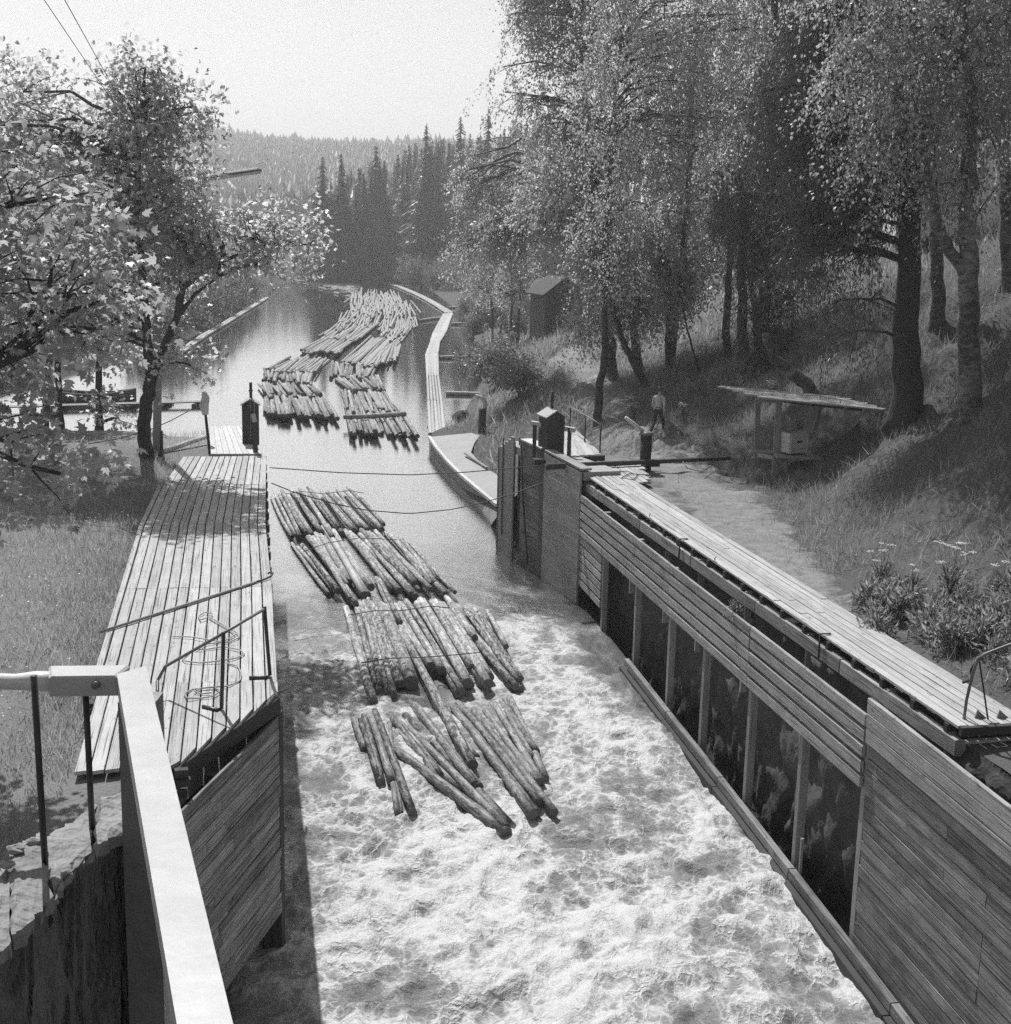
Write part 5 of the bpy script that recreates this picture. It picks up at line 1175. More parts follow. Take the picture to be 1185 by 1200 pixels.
# ---- grass ------------------------------------------------------------------------------------
def grass(name, label, P, hmin, hmax, mat, wid=.05, lean=.5):
    n = len(P); d = rng.normal(size=(n, 3)) * lean * .6 + np.array([.05, -.1, 1]); nz = rng.normal(size=(n, 3)); nz[:, 2] *= .2
    V, F = leaf_mesh(P, d, nz, rng.uniform(hmin, hmax, n), BLADE, wid)
    o = put(name, mesh_np(name, V, F), mat); return props(o, label, 'grass', None, 'stuff')
n = 110000
gy = rng.uniform(12, 46, n) ** 1.0; gx = leftX(gy) - rng.uniform(0, 1, n) ** 1.2 * 17; gx = np.where(gy < 39.5, np.minimum(gx, np.interp(gy, [FA[1], RL[4][1], RL[3][1], RL[2][1], RL[0][1]], [FA[0], RL[4][0], RL[3][0], RL[2][0], RL[0][0]]) - .12 - rng.exponential(.6, n) * (gx > -8)), gx)
keep = (fbm(gx * .7, gy * .7, 300, 3) + rng.uniform(-.2, .2, n) > .38) & ~((gy > 39) & (gx > -9.6)); gx, gy = gx[keep], gy[keep]
keep = rng.random(len(gx)) < np.interp(gy, [12, 38, 41, 46], [1, 1, .35, .3]); gx, gy = gx[keep], gy[keep]
grass('meadow_grass', 'rough sunlit meadow grass left of the deck', np.stack([gx, gy, zleft(gx, gy) - .02], -1), .10, .32, M['grass'], .05)
n = 1200; gy2 = rng.uniform(15, 34, n); gx2 = leftX(gy2) - 3.3 - rng.exponential(3, n); c = np.stack([gx2, gy2, zleft(gx2, gy2) + rng.uniform(.15, .3, n)], -1)
V, F = leaf_mesh(c, rng.normal(size=(n, 3)), np.tile([0, 0, 1.], (n, 1)) + rng.normal(size=(n, 3)) * .3, .035, LEAF, 1.4)
props(put('meadow_flowers', mesh_np('meadow_flowers', V, F), M['petal']), 'tiny pale flowers scattered in the meadow', 'flowers', None, 'stuff')
_ap = np.array([W(*p, .5)[:2] for p in outer] + [W(*p, .75)[:2] for p in reversed(inner)]); _ap = _ap.mean(0) + (_ap - _ap.mean(0)) * 1.06
def in_apron(X, Y):
    ins = np.zeros(len(X), bool)
    for (ax, ay), (bx, by) in zip(_ap, np.roll(_ap, -1, 0)):
        with np.errstate(divide='ignore', invalid='ignore'): ins ^= ((ay > Y) != (by > Y)) & (X < (bx - ax) * (Y - ay) / (by - ay) + ax)
    return ins
n = 230000
gy = 15 + rng.random(n) ** 1.25 * 60; dd = rng.uniform(0, 1, n) ** .8 * 17 + 1.0
gx = edgeR(gy) + dd
pz = np.zeros(n); yb = np.arange(15, 75.6, .5); prof = [_prof(y) for y in yb]
ib = np.clip(((gy - 15) / .5).astype(int), 0, len(yb) - 1)
for b in range(len(yb)):
    m_ = ib == b
    if m_.any(): pz[m_] = np.interp(dd[m_], prof[b][:, 0], prof[b][:, 1])
pz += bank_noise(gx, gy, dd)
pd = poly_dist(gx, gy, PATH)
keep = (pd > rng.uniform(.2, 1.5, n)) & (fbm(gx * .6, gy * .6, 310, 3) + rng.uniform(-.22, .22, n) > .36) & ~((gy > 39) & (gy < 52) & (dd < 4.2)) & ~((gy < 44) & (dd < 1.25)) & ~in_apron(gx, gy)
keep &= rng.random(n) < np.where((dd < _D0(gy) - 1.2) & (gy > 24) & (gy < 50), .5 * (fbm(gx * .9, gy * .9, 333, 3) > .5), 1)
gx, gy, pz = gx[keep], gy[keep], pz[keep]
grass('bank_grass', 'long shaded grass on the steep right bank', np.stack([gx, gy, pz - .02], -1), .14, .5, M['grass2'], .035, .8)

n = 45000                                              # coarser grass farther along the lake shore
gy = rng.uniform(55, 190, n); dd = rng.uniform(0, 1, n) ** .9 * 26 + .8; gx = edgeR(gy) + dd; pz = np.zeros(n); ib = ((gy - 55) / 1.5).astype(int)
for b in range(ib.max() + 1):
    m_ = ib == b
    if m_.any(): pr_ = _prof(55.75 + 1.5 * b); pz[m_] = np.interp(dd[m_], pr_[:, 0], pr_[:, 1])
pz += bank_noise(gx, gy, dd); keep = (poly_dist(gx, gy, PATH) > 1.2) & ~in_apron(gx, gy)
grass('shore_grass', 'tall grass along the far right lake shore', np.stack([gx, gy, pz - .03], -1)[keep], .3, .9, M['grass'], .07, .7)

# tall weeds and cow parsley by the walkway
def weed_clump(p, s, label, n=150, group=None, flowers=0):
    t = thing('weed_clump' if not flowers else 'cow_parsley', label, 'plant', p, group); p = v3(p)
    a = rng.uniform(0, 6.28, n); r = rng.uniform(0, .5, n) * s; h = rng.uniform(.05, 1, n) * s * (1 - .6 * (r / (.5 * s)) ** 2)
    c = p + np.stack([r * np.cos(a), r * np.sin(a), h * .8], -1); d = np.stack([np.cos(a) * .6, np.sin(a) * .6, rng.uniform(-.2, 1.6, n)], -1) + rng.normal(size=(n, 3)) * .45
    V, F = leaf_mesh(c, d, rng.normal(size=(n, 3)) + np.array([0, -.3, .6]), rng.uniform(.06, .26, n) * s ** .5, LEAF, .38); o = put('leaves', mesh_np('leaves', V, F), M['weed'], t); o['kind'] = 'stuff'
    g = Geo()
    for k in range(9):
        q = rng.uniform(0, 6.28); g.tube([p, p + [.1 * s * math.cos(q), .1 * s * math.sin(q), .5 * s], p + [.32 * s * math.cos(q), .32 * s * math.sin(q), .92 * s]], [.012, .009, .004], 4)
    g.build('stem', M['weed'], t)
    for k in range(flowers):
        q = rng.uniform(0, 6.28); e = p + [rng.uniform(.05, .5) * s * math.cos(q), rng.uniform(.05, .5) * s * math.sin(q), s * rng.uniform(.95, 1.45)]
        m_ = 26; rr = rng.uniform(0, .075, m_); aa = rng.uniform(0, 6.28, m_); cc = e + np.stack([rr * np.cos(aa), rr * np.sin(aa), rng.uniform(-.012, .012, m_)], -1)
        V, F = leaf_mesh(cc, rng.normal(size=(m_, 3)) * [1, 1, .2], np.tile([0, 0, 1.], (m_, 1)), .04, LEAF, 1.3); put('flower_head', mesh_np('flower_head', V, F), M['petal'], t)
        g = Geo(); g.tube([p + [0, 0, .2 * s], (p + e) / 2 + [0, 0, .05], e], [.008, .006, .004], 4); g.build('stem', M['weed'], t)
    return t
for i, (x, y, s, fl, lab) in enumerate(((1112, 705, .8, 13, 'large cow parsley with the widest white flower heads on the bank'), (1032, 690, .65, 6, 'smaller white flowering cow parsley left of the large one'), (1068, 698, .5, 2, 'cow parsley with few flowers between its two neighbours'), (1172, 700, .55, 2, 'cow parsley near the right edge above the weeds'))):
    weed_clump(groundR(x, y), s, lab, 300, 'cow parsley by the walkway', fl)
for i in range(34):                                    # overlapping weeds of every size
    x = random.uniform(1000, 1195); y = random.uniform(690, 745) + max(0, x - 1000) * .42 * random.random(); s = random.uniform(.28, .8)
    weed_clump(groundR(x, y), s, 'leafy weed clump in the thicket between the walkway and the bank', int(160 + 380 * s), 'weeds between walkway and bank')
for i, (x, y, s, fl, lab) in enumerate(((905, 455, .5, 14, 'white flowering clump behind the shelter'), (742, 478, .5, 16, 'white flowers on the bank left of the man'), (800, 475, .4, 10, 'white flowers on the bank right of the man'), (935, 495, .6, 0, 'leafy clump under the shelter roof'))):
    weed_clump(groundR(x, y + 14), s, lab, 220, None, fl)
# tufts in the open wall
for s_, z_, lab in ((21.1, 3.45, 'small tuft growing on the top rail of the right wall'), (11.2, 2.9, 'spiky grass tuft hanging beside the near wall top')):
    p = PR.at(s_, z_ , .0 if s_ > 15 else -1.1); weed_clump(p - [0, 0, .1], .35 if s_ > 15 else .7, lab, 70)
# =================================================================== log rafts
ORD = 'first second third fourth fifth sixth seventh eighth ninth tenth eleventh twelfth thirteenth fourteenth fifteenth sixteenth seventeenth eighteenth nineteenth twentieth'.split()
def z2(x, y): return (300 + x / 2.7275, 560 + y / 2.7275)
def z1(x, y): return (300 + x / 3.95, 320 + y / 3.95)
near_rows = {
 'farthest row of the near raft': [((50, 60), (115, 190), .8), ((75, 55), (140, 188), .9), ((98, 50), (178, 182), 1), ((125, 45), (210, 175), 1.15), ((152, 42), (245, 190), 1), ((175, 40), (275, 178), 1.1), ((212, 45), (312, 168), 1), ((228, 45), (335, 160), 1), ((250, 48), (355, 165), .9), ((285, 40), (402, 165), 1.1), ((320, 48), (408, 150), .8)],
 'second row of the near raft': [((115, 210), (232, 372), .8), ((148, 215), (262, 362), 1.1), ((165, 190), (285, 345), 1), ((180, 188), (318, 402), 1), ((202, 180), (298, 335), 1.25), ((216, 155), (345, 375), 1.3), ((248, 170), (368, 350), 1.25), ((285, 170), (442, 362), 1.3), ((305, 178), (468, 330), 1), ((328, 155), (520, 337), 1.35), ((345, 165), (510, 380), 1.15), ((382, 170), (560, 358), 1), ((425, 178), (605, 372), 1.05), ((460, 190), (575, 338), .95), ((488, 205), (636, 366), .7)],
 'third row of the near raft': [((288, 415), (376, 712), 1.15), ((325, 402), (395, 682), .95), ((346, 395), (425, 695), 1.2), ((365, 400), (455, 660), 1.1), ((400, 410), (495, 655), 1.9), ((385, 320), (455, 465), .9), ((445, 410), (575, 625), 1.35), ((480, 395), (650, 692), 1.2), ((525, 390), (675, 657), 1.3), ((562, 395), (693, 608), 1.2), ((590, 405), (742, 660), 1.35), ((612, 385), (700, 512), 1), ((460, 480), (692, 918), 1.3), ((640, 440), (843, 680), 1.25), ((680, 430), (822, 625), 1), ((710, 430), (846, 642), .9), ((738, 425), (800, 540), .8)],
 'front row of the near raft': [((310, 770), (345, 870), .8), ((345, 760), (402, 972), .9), ((362, 752), (432, 968), .9), ((380, 745), (500, 1072), 1), ((425, 785), (462, 1085), .8), ((437, 770), (580, 962), 1), ((450, 872), (800, 1138), 1.35), ((450, 812), (662, 1002), 1.1), ((478, 760), (815, 1118), 1.2), ((505, 728), (700, 985), 1.25), ((600, 748), (705, 895), .9), ((628, 730), (885, 1075), 1.1), ((648, 722), (905, 1040), 1), ((695, 742), (955, 1070), .9), ((730, 738), (902, 972), .9), ((765, 728), (912, 972), .9), ((785, 715), (890, 900), 1.05), ((812, 702), (925, 962), .95)]}
for ri, (row, logs) in enumerate(near_rows.items()):
    main = list(logs); rr_ = random.Random(40 + ri)
    for a, b, s in main[1:-1]:                           # thinner logs lying in between
        for _ in range(2 if ri < 3 else 1):
          if rr_.random() < (.75 if ri < 3 else .6):
            dx = rr_.uniform(6, 17) * rr_.choice((-1, 1)); k0 = rr_.uniform(-14, 14); k1 = rr_.uniform(-26, 8); logs = logs + [((a[0] + dx, a[1] + k0), (b[0] + dx + rr_.uniform(-4, 4), b[1] + k1), s * rr_.uniform(.7, .95))]
    logs = sorted(logs, key=lambda q: q[1][0])
    for i, (a, b, s) in enumerate(logs):
        r = .094 * s; pa, pb2 = z2(*a), z2(*b)
        ya = float(W(*pa, 0)[1]); yb = float(W(*pb2, 0)[1]); lift = [.05, .16, .10, .22, .02, .18][i % 6] * (1 if ri < 3 else .6)
        P0 = W(*pa, float(zwater(ya)) + r * .5 + lift * .6); P1 = W(*pb2, float(zwater(yb)) + r * (.55 if ri < 3 else .25) + lift)
        d = P1 - P0; L = float(np.linalg.norm(d)); f_, g_, h_ = frame(d)
        pale = row.startswith('second') and i in (5, 6) and s == 1.3
        me = log_mesh('log', L, r * .8, r, 12, random.uniform(0, .05), 6, .05)
        o = put('log', me, [M['logpale'] if (row.startswith('second') and a == (216, 155)) else M['logwet'] if ri == 3 else M['logbark'], M['logend']], None, basis(P0, f_, g_, h_))
        lab = f'{ORD[i] if i < 20 else str(i + 1) + chr(116) + chr(104)} log from the left in the {row}'
        if a == (216, 155): lab = 'pale barkless log lying in the second row of the near raft'
        elif a == (400, 410): lab = 'thickest log, in the third row of the near raft'
        elif a == (450, 872): lab = 'dark wet log reaching farthest forward out of the near raft'
        elif a == (460, 480): lab = 'long log sliding from the third row into the front row of the near raft'
        props(o, lab, 'log', 'logs of the near raft')
for k, (pts, lab) in enumerate((([(95, 62), (150, 58), (215, 62), (300, 55), (345, 60)], 'thin cable tying the farthest row of the near raft'), ([(150, 250), (230, 225), (330, 205), (450, 215)], 'thin cable tying the second row of the near raft'), ([(295, 455), (380, 445), (470, 440), (560, 430), (620, 432)], 'upper thin cable tying the third row of the near raft'), ([(335, 610), (420, 600), (520, 592), (620, 590), (720, 575)], 'lower thin cable tying the third row of the near raft'))):
    P_ = [W(*z2(*p), .34 + r * 0) + [0, 0, .14 + .04 * (i % 2)] for i, p in enumerate(pts)]
    g = Geo(); g.tube(P_, .014, 5); props(g.build('raft_cable', M['cable']), lab, 'cable')
# far bundles: (top left, top right, bottom left, bottom right, count, label) in the enlarged crop
rows_ = [((400, 545), (600, 560), (420, 640), (650, 642), 15, 'log in the middle row of the nearest far bundle, behind the lying cross log'), ((405, 620), (650, 600), (420, 740), (755, 755), 20, 'log in the front row of the nearest far bundle'),
 ((345, 420), (560, 420), (352, 482), (525, 490), 18, 'log in the rear row of the nearest far bundle'), ((362, 488), (575, 480), (440, 548), (600, 545), 16, 'log between rear and middle rows of the nearest far bundle'),
 ((40, 580), (310, 570), (40, 655), (368, 668), 26, 'log in the front row of the left far bundle'), ((18, 518), (235, 505), (40, 572), (300, 570), 20, 'log in the middle row of the left far bundle'),
 ((40, 445), (272, 440), (40, 497), (262, 512), 22, 'log in the rear row of the left far bundle'), ((140, 398), (335, 402), (58, 452), (270, 462), 20, 'log in the slanting row behind the left far bundle'),
 ((330, 290), (480, 300), (208, 365), (390, 372), 22, 'log in the fanned bundle left of the open water gap'), ((540, 300), (668, 312), (400, 422), (565, 432), 24, 'log in the fanned bundle right of the open water gap'), ((600, 330), (670, 340), (560, 425), (655, 398), 12, 'log at the right edge of the fanned bundle'),
 ((380, 240), (565, 242), (300, 300), (470, 312), 22, 'log in the jammed field behind the left fanned bundle')]
BASE = [log_mesh('log', 6.0, .13, .16, 8, random.uniform(0, .06), 4, .05) for _ in range(6)]
for b in BASE: b.materials.append(M['logfar']); b.materials.append(M['logend'])
def far_row(tl, tr, bl, br, n, jit=1.0):
    for i in range(n):
        f = (i + .5) / n + random.uniform(-.4, .4) / n; g_ = min(max(f + random.uniform(-.05, .05) * jit, 0), 1)
        a = (tl[0] + (tr[0] - tl[0]) * f + random.uniform(-6, 6) * jit, tl[1] + (tr[1] - tl[1]) * f + random.uniform(-8, 4) * jit); b = (bl[0] + (br[0] - bl[0]) * g_ + random.uniform(-8, 8) * jit, bl[1] + (br[1] - bl[1]) * g_ + random.uniform(-9, 5) * jit)
        lift = random.choice([.0, .08, .16, .26]); s = random.uniform(.5, .95)
        yield W(*z1(*a), .08 + lift * .5), W(*z1(*b), .1 + lift), s
nfar = 0
extra = []
for tl, tr, bl, br, n, lab in rows_:
    for P0, P1, s in far_row(tl, tr, bl, br, int(n * 1.6), 1.5):
        if nfar >= 205: extra.append((P0, P1, s)); continue
        d = P1 - P0; L = float(np.linalg.norm(d)); f_, g_, h_ = frame(d)
        o = put('log', BASE[random.randrange(6)], None, None, basis(P0, f_, g_, h_) @ Matrix.Diagonal((L / 6, s, s, 1))); props(o, lab, 'log', 'logs of the far bundles'); nfar += 1
P0, P1 = W(*z1(408, 668), .5), W(*z1(692, 652), .5); f_, g_, h_ = frame(P1 - P0)
props(put('log', BASE[0], None, None, basis(P0, f_, g_, h_) @ Matrix.Diagonal((float(np.linalg.norm(P1 - P0)) / 6, .9, .9, 1))), 'thin log lying crosswise on the nearest far bundle', 'log', 'logs of the far bundles')
g = Geo()                                              # the jam farther off
def jam(P0, P1, s): 
    V, F = tube([P0, (P0 + P1) / 2, P1], [.13 * s, .15 * s, .15 * s], 6); b = len(g.V); g.V += V; g.F += [tuple(i + b for i in q) for q in F]; g.MI += [0] * (len(F) - 2) + [1, 1]; g.S += [False] * len(F)
for q in (((400, 190), (560, 190), (372, 250), (530, 252), 30), ((580, 200), (742, 205), (560, 262), (742, 272), 28), ((600, 250), (742, 240), (582, 300), (700, 312), 24), ((440, 90), (560, 92), (430, 142), (540, 145), 26), ((540, 95), (660, 100), (545, 148), (682, 152), 26), ((560, 140), (722, 150), (540, 195), (742, 205), 30), ((430, 140), (555, 140), (436, 198), (556, 198), 26), ((520, 120), (640, 120), (500, 180), (640, 185), 20)):
    for P0, P1, s in far_row(*q, jit=3.0): jam(P0, P1, s)
for q in extra: jam(*q)
for i in range(420):
    u = random.random(); cx = 190 + 260 * u; cy = 18 + 40 * u + random.gauss(0, 10 + 10 * u) ; an = random.uniform(-.6, .6); p = W(*z1(cx, cy), .15); d = np.array([math.sin(an) * 2.6, math.cos(an) * 2.6, 0]); jam(p - d, p + d, 1.2)
o = g.build('log_jam', [M['logfar'], M['logend']]); props(o, 'distant jam of floating logs filling the far end of the raft', 'logs', None, 'stuff')

# =================================================================== booms
bw_ = thing('boom_walkway', 'pale floating walkway of log strings curving up the lake', 'boom', W(512, 508, 0))
Lp = [(502.5, 509), (500.5, 470), (499.5, 441.5), (499.5, 416), (504, 402), (510, 391), (520, 368)]; Rp_ = [(523, 507), (519, 470), (515, 441.5), (512.7, 414), (515.5, 401), (520.5, 388), (530, 367)]
for (l0, l1, r0, r1) in zip(Lp[:-1], Lp[1:], Rp_[:-1], Rp_[1:]):
    a0, a1, b0, b1 = W(*l0, .15), W(*l1, .15), W(*r0, .15), W(*r1, .15)
    for k in range(5):
        f = (k + .5) / 5; p = a0 + (b0 - a0) * f; q = a1 + (b1 - a1) * f; u_ = (q - p) / np.linalg.norm(q - p)
        w0 = np.linalg.norm(b0 - a0) / 5 - .03
        plank('string_log', p + u_ * .08, q - u_ * .08, w0, .16, M['boom'], bw_, jit=.01, cham=.05, w1=np.linalg.norm(b1 - a1) / 5 - .03)
    n_ = max(2, int(np.linalg.norm(a1 - a0) / 6))
    for k in range(n_): 
        f = (k + .5) / n_; plank('cross_tie', a0 + (a1 - a0) * f - [0, 0, .13], b0 + (b1 - b0) * f - [0, 0, .13], .2, .1, M['greywood'], bw_)
fb = thing('log_boom', 'long pale log boom curving from the walkway corner to the far shore', 'boom', W(525, 367, 0))
cv = [(527, 367), (518, 361), (503, 352), (487, 344), (468, 336), (449, 330.5), (433, 327), (419, 324.5), (401, 322.5), (380, 321), (350, 320)]
for (a, b) in zip(cv[:-1], cv[1:]):
    for k in (-1, 0, 1): 
        p, q = W(*a, .14), W(*b, .14); n_ = np.array([-(q - p)[1], (q - p)[0], 0]); n_ /= np.linalg.norm(n_); u_ = (q - p) / np.linalg.norm(q - p)
        plank('string_log', p + n_ * .36 * k + u_ * .1, q + n_ * .36 * k - u_ * .1, .3, .24, M['boom'], fb, jit=.02, cham=.07)
lb = thing('log_boom', 'pale log boom along the left shore behind the maple', 'boom', W(270, 375, 0))
for (a, b) in zip([(215, 412), (240, 394), (262, 381), (288, 365)], [(240, 394), (262, 381), (288, 365), (314, 349)]):
    for k in (0, 1):
        p, q = W(*a, .14), W(*b, .14); n_ = np.array([-(q - p)[1], (q - p)[0], 0]); n_ /= np.linalg.norm(n_)
        plank('string_log', p + n_ * .34 * k, q + n_ * .34 * k - (q - p) * .01, .3, .22, M['boom'], lb, jit=.02, cham=.06)
for a, b, lab in (((750, 221), (862, 206), 'floating pole left of the walkway corner'), ((905, 235), (1040, 236), 'second floating pole across the quiet pool'), ((850, 391), (1045, 389), 'third floating pole across the quiet pool'), ((880, 556), (1135, 561), 'nearest floating pole across the quiet pool'), ((895, 160), (1000, 160), 'farther floating pole in the quiet pool'), ((900, 86), (1000, 85), 'farthest floating pole in the quiet pool'), ((440, 18), (760, 68), 'faint floating pole behind the log jam')):
    p, q = W(*z1(*a), .12), W(*z1(*b), .12); L = float(np.linalg.norm(q - p)); f_, g_, h_ = frame(q - p)
    props(put('floating_pole', log_mesh('floating_pole', L, .16, .13, 8, .05, 5, .03), [M['boom'], M['logend']], None, basis(p, f_, g_, h_)), lab, 'pole', 'floating poles')

# =================================================================== cables over the lock
for pts, lab in ((([(316, 548, 3.55), (400, 554, 3.0), (480, 556.5, 2.8), (545, 553.5, 3.0), (607, 548, 3.6), (640, 545, 3.85)]), 'upper thin cable sagging across the lock'), (([(318, 566, 3.3), (345, 577, 2.6), (390, 590, 1.9), (430, 598, 1.5), (480, 602, 1.3), (530, 597, 1.5), (570, 588, 1.9), (606, 577, 2.6), (638, 565, 3.2)]), 'lower thin cable sagging across the lock')):
    ks = np.arange(len(pts)); A = np.array(pts, float); tt = np.linspace(0, len(pts) - 1, 40); Q = np.stack([np.interp(tt, ks, A[:, i]) for i in range(3)], 1)
    Yc = np.interp(tt, [0, len(pts) - 1], [37.5, 40.3]); g = Geo(); g.tube([PY(q[0], q[1], y) for q, y in zip(Q, Yc)], .016, 5); props(g.build('lock_cable', M['cable']), lab, 'cable')

# =================================================================== lamp pole and wires
pbase = W(184, 538, 3.42); Yp = float(pbase[1])
lp = thing('lamp_pole', 'straight lamp pole with a long arm beside the maple trunk on the left', 'lamp pole', pbase)
g = Geo(); g.tube([PY(184, 545, Yp), PY(184.5, 470, Yp), PY(186, 330, Yp), PY(187, 196, Yp)], [.135, .13, .12, .10], 10); g.build('pole', M['greywood'], lp)
g = Geo(); g.box(v3(PY(184, 520, Yp)) + [.02, .05, 0], [.26, .24, .8]); g.build('pole_foot', M['tarwood'], lp)
g = Geo(); g.tube([PY(186.5, 216, Yp), PY(215, 212, Yp - .3), PY(246, 208, Yp - .5)], .035, 6); g.build('arm', M['iron'], lp)
la, lb_ = PY(243, 209.5, Yp - .5), PY(306, 200.5, Yp - .8); f_, g_, h_ = frame(lb_ - la); Ll = float(np.linalg.norm(lb_ - la))
def half(up_, mat, nm, r):
    V = []; F = []; n = 7
    for x, k in ((0, .7), (.08, 1), (Ll - .08, 1), (Ll, .6)):
        for j in range(n):
            q = math.pi * j / (n - 1) * (1 if up_ else -1); V.append(v3(la) + f_ * x + g_ * r * k * math.cos(q) + h_ * r * k * math.sin(q) * (.9 if up_ else .6))
    for i in range(3):
        for j in range(n - 1): F.append((i * n + j, i * n + j + 1, (i + 1) * n + j + 1, (i + 1) * n + j))
    F += [tuple(range(n)), tuple(range(3 * n, 4 * n))]
    g = Geo(); g.add(V, F); g.build(nm, mat, lp)
half(True, M['greyiron'], 'lamp_housing', .13); half(False, M['paint'], 'lamp_diffuser', .12)
top = PY(187, 200, Yp)
for k, (x0, lab) in enumerate(((52, 'left overhead wire crossing the upper left sky'), (76, 'right overhead wire crossing the upper left sky'))):
    e = PY(x0, 0, 15.0); e2 = e + (e - top) * .9; P_ = [top + [.12 * (k * 2 - 1), 0, -.1 + .06 * k]] + [top + (e - top) * f for f in (.3, .6, 1)] + [e2]
    g = Geo(); g.tube(P_, .0055, 4); props(g.build('overhead_wire', M['cable']), lab, 'wire')

# =================================================================== boat, gangway, rope on the left shore
bt = thing('rowing_boat', 'dark rowing boat moored behind the trees at the far left', 'boat', W(105, 471, 0)); pc = W(108, 471, 0)
Vb = []; n, m = 13, 9; Lb = 5.2; ax = np.array([.995, .1, 0]); ay = np.array([-.1, .995, 0])
for i in range(n):
    u = i / (n - 1); x = (u - .5) * Lb; wd_ = .78 * math.sin(math.pi * min(.14 + u * .86, 1)) ** .7 if u < 1 else .01; wd_ = max(wd_, .02); sheer = .52 + .28 * (2 * u - 1) ** 2 + .12 * max(0, u - .7)
    for j in range(m):
        a = math.pi * j / (m - 1); Vb.append(pc + ax * x + ay * (-wd_ * math.cos(a)) + np.array([0, 0, sheer - (sheer + .12) * math.sin(a) ** .8]))
Fb = [(i * m + j, (i + 1) * m + j, (i + 1) * m + j + 1, i * m + j + 1) for i in range(n - 1) for j in range(m - 1)] + [tuple(range(m))]
g = Geo(); g.add(Vb, Fb, 0, True); ho = g.build('hull', M['hull'], bt); sm_ = ho.modifiers.new('thickness', 'SOLIDIFY'); sm_.thickness = .03
for u in (.3, .55, .78):
    x = (u - .5) * Lb; plank('thwart', pc + ax * x - ay * .62 + [0, 0, .4], pc + ax * x + ay * .62 + [0, 0, .4], .24, .04, M['palewood'], bt)
for s_ in (0, m - 1): 
    g = Geo(); g.tube([Vb[i * m + s_] + np.array([0, 0, .02]) for i in range(n)], .035, 5); g.build('gunwale', M['greywood'], bt)
gg = thing('floating_gangway', 'long grey floating gangway leading from the left shore to the pale topped post', 'gangway', W(150, 474, 0))
a0, a1 = W(-20, 478, .25), W(238, 471, .25)
for k in range(3): plank('walk_board', a0 + [0, .26 * k, 0], a1 + [0, .26 * k, 0], .24, .06, M['greywood'], gg, jit=.01)
for f in np.linspace(.03, .97, 7): 
    p = a0 + (a1 - a0) * f; plank('float_log', p + [-.1, -.5, -.17], p + [.1, 1.1, -.17], .24, .24, M['darkwood'], gg, cham=.06)
g = Geo(); yb = Yp; g.tube([PY(104, 520, yb), PY(140, 514, yb), PY(177, 503, yb), PY(200, 493, yb), PY(224, 480, yb + 1)], .016, 5); props(g.build('slack_rope', M['cable']), 'dark slack rope from the left trees to the pole beside the gangway', 'rope')

# =================================================================== shelter with wooden box
b1 = groundR(907.6, 561); Ys_ = float(b1[1]); b2 = groundR(887, 547.6)
sh = thing('plank_shelter', 'low open shelter with a flat plank roof on posts at the foot of the bank', 'shelter', b1)
zt = float(PY(907.6, 469, Ys_)[2])
plank('post', b1 - [0, 0, .3], [b1[0], b1[1], zt], .17, .14, M['greywood'], sh, up=(0, 1, 0))
t2 = PY(888.4, 468, float(b2[1])); plank('post', b2 - [0, 0, .3], t2, .16, .13, M['greywood'], sh, up=(0, 1, 0))
ra, rb2, rc2, rd2 = W(847, 453, zt + .1), W(903, 467.5, zt + .1), W(1034, 480, zt + .02), W(984, 466, zt + .05)
for k in range(9):
    f = (k + .5) / 9; p = ra + (rb2 - ra) * f; q = rd2 + (rc2 - rd2) * f; w_ = np.linalg.norm(rb2 - ra) / 9
    e = (q - p) / np.linalg.norm(q - p); plank('roof_board', p - e * random.uniform(0, .25), q + e * random.uniform(-.1, .2), w_ - .01, .05, M['roofing'] if k % 2 else M['greywood'], sh, jit=.01)
plank('roof_beam', W(888, 468, zt - .02), W(912, 469, zt - .02), .14, .16, M['greywood'], sh)
plank('roof_beam', W(905, 467, zt - .02) , W(1010, 479, zt - .06), .14, .14, M['darkwood'], sh)
plank('rail', b2 + [0, 0, .38], b1 + [0, 0, .62], .07, .12, M['greywood'], sh)
bx_ = groundR(938, 545); Yx = float(bx_[1])
plank('brace_board', PY(947, 506, Yx), PY(956, 474, Yx), .30, .05, M['greywood'], sh, up=(0, 1, 0))
plank('brace_board', PY(955, 504, Yx + .2), PY(962, 476, Yx + .2), .1, .08, M['greywood'], sh, up=(0, 1, 0))
s0, s1 = PY(876, 529, Yx + .6), PY(962, 538, Yx - .1)
plank('shelf', PY(878, 529, Yx + .3), PY(905, 530, Yx + .3), .3, .06, M['greywood'], sh)
plank('shelf', PY(908, 533, Yx), PY(962, 536, Yx), .75, .07, M['greywood'], sh)
for x in (922, 958):
    p = PY(x, 538, Yx); plank('leg', [p[0], p[1], p[2] - .6], p, .09, .09, M['greywood'], sh, up=(0, 1, 0))
hb = thing('wooden_box', 'pale wooden box with a dark hand hole standing under the shelter', 'box', PY(932, 533, Yx)); c0 = PY(931, 532, Yx) + np.array([0, .2, .03])
th = .45; ex = np.array([math.cos(th), -math.sin(th) * -1, 0]); ex = np.array([math.cos(th), math.sin(th), 0]); ey = np.array([-math.sin(th), math.cos(th), 0])
Wb, Db, Hb = .68, .52, .60
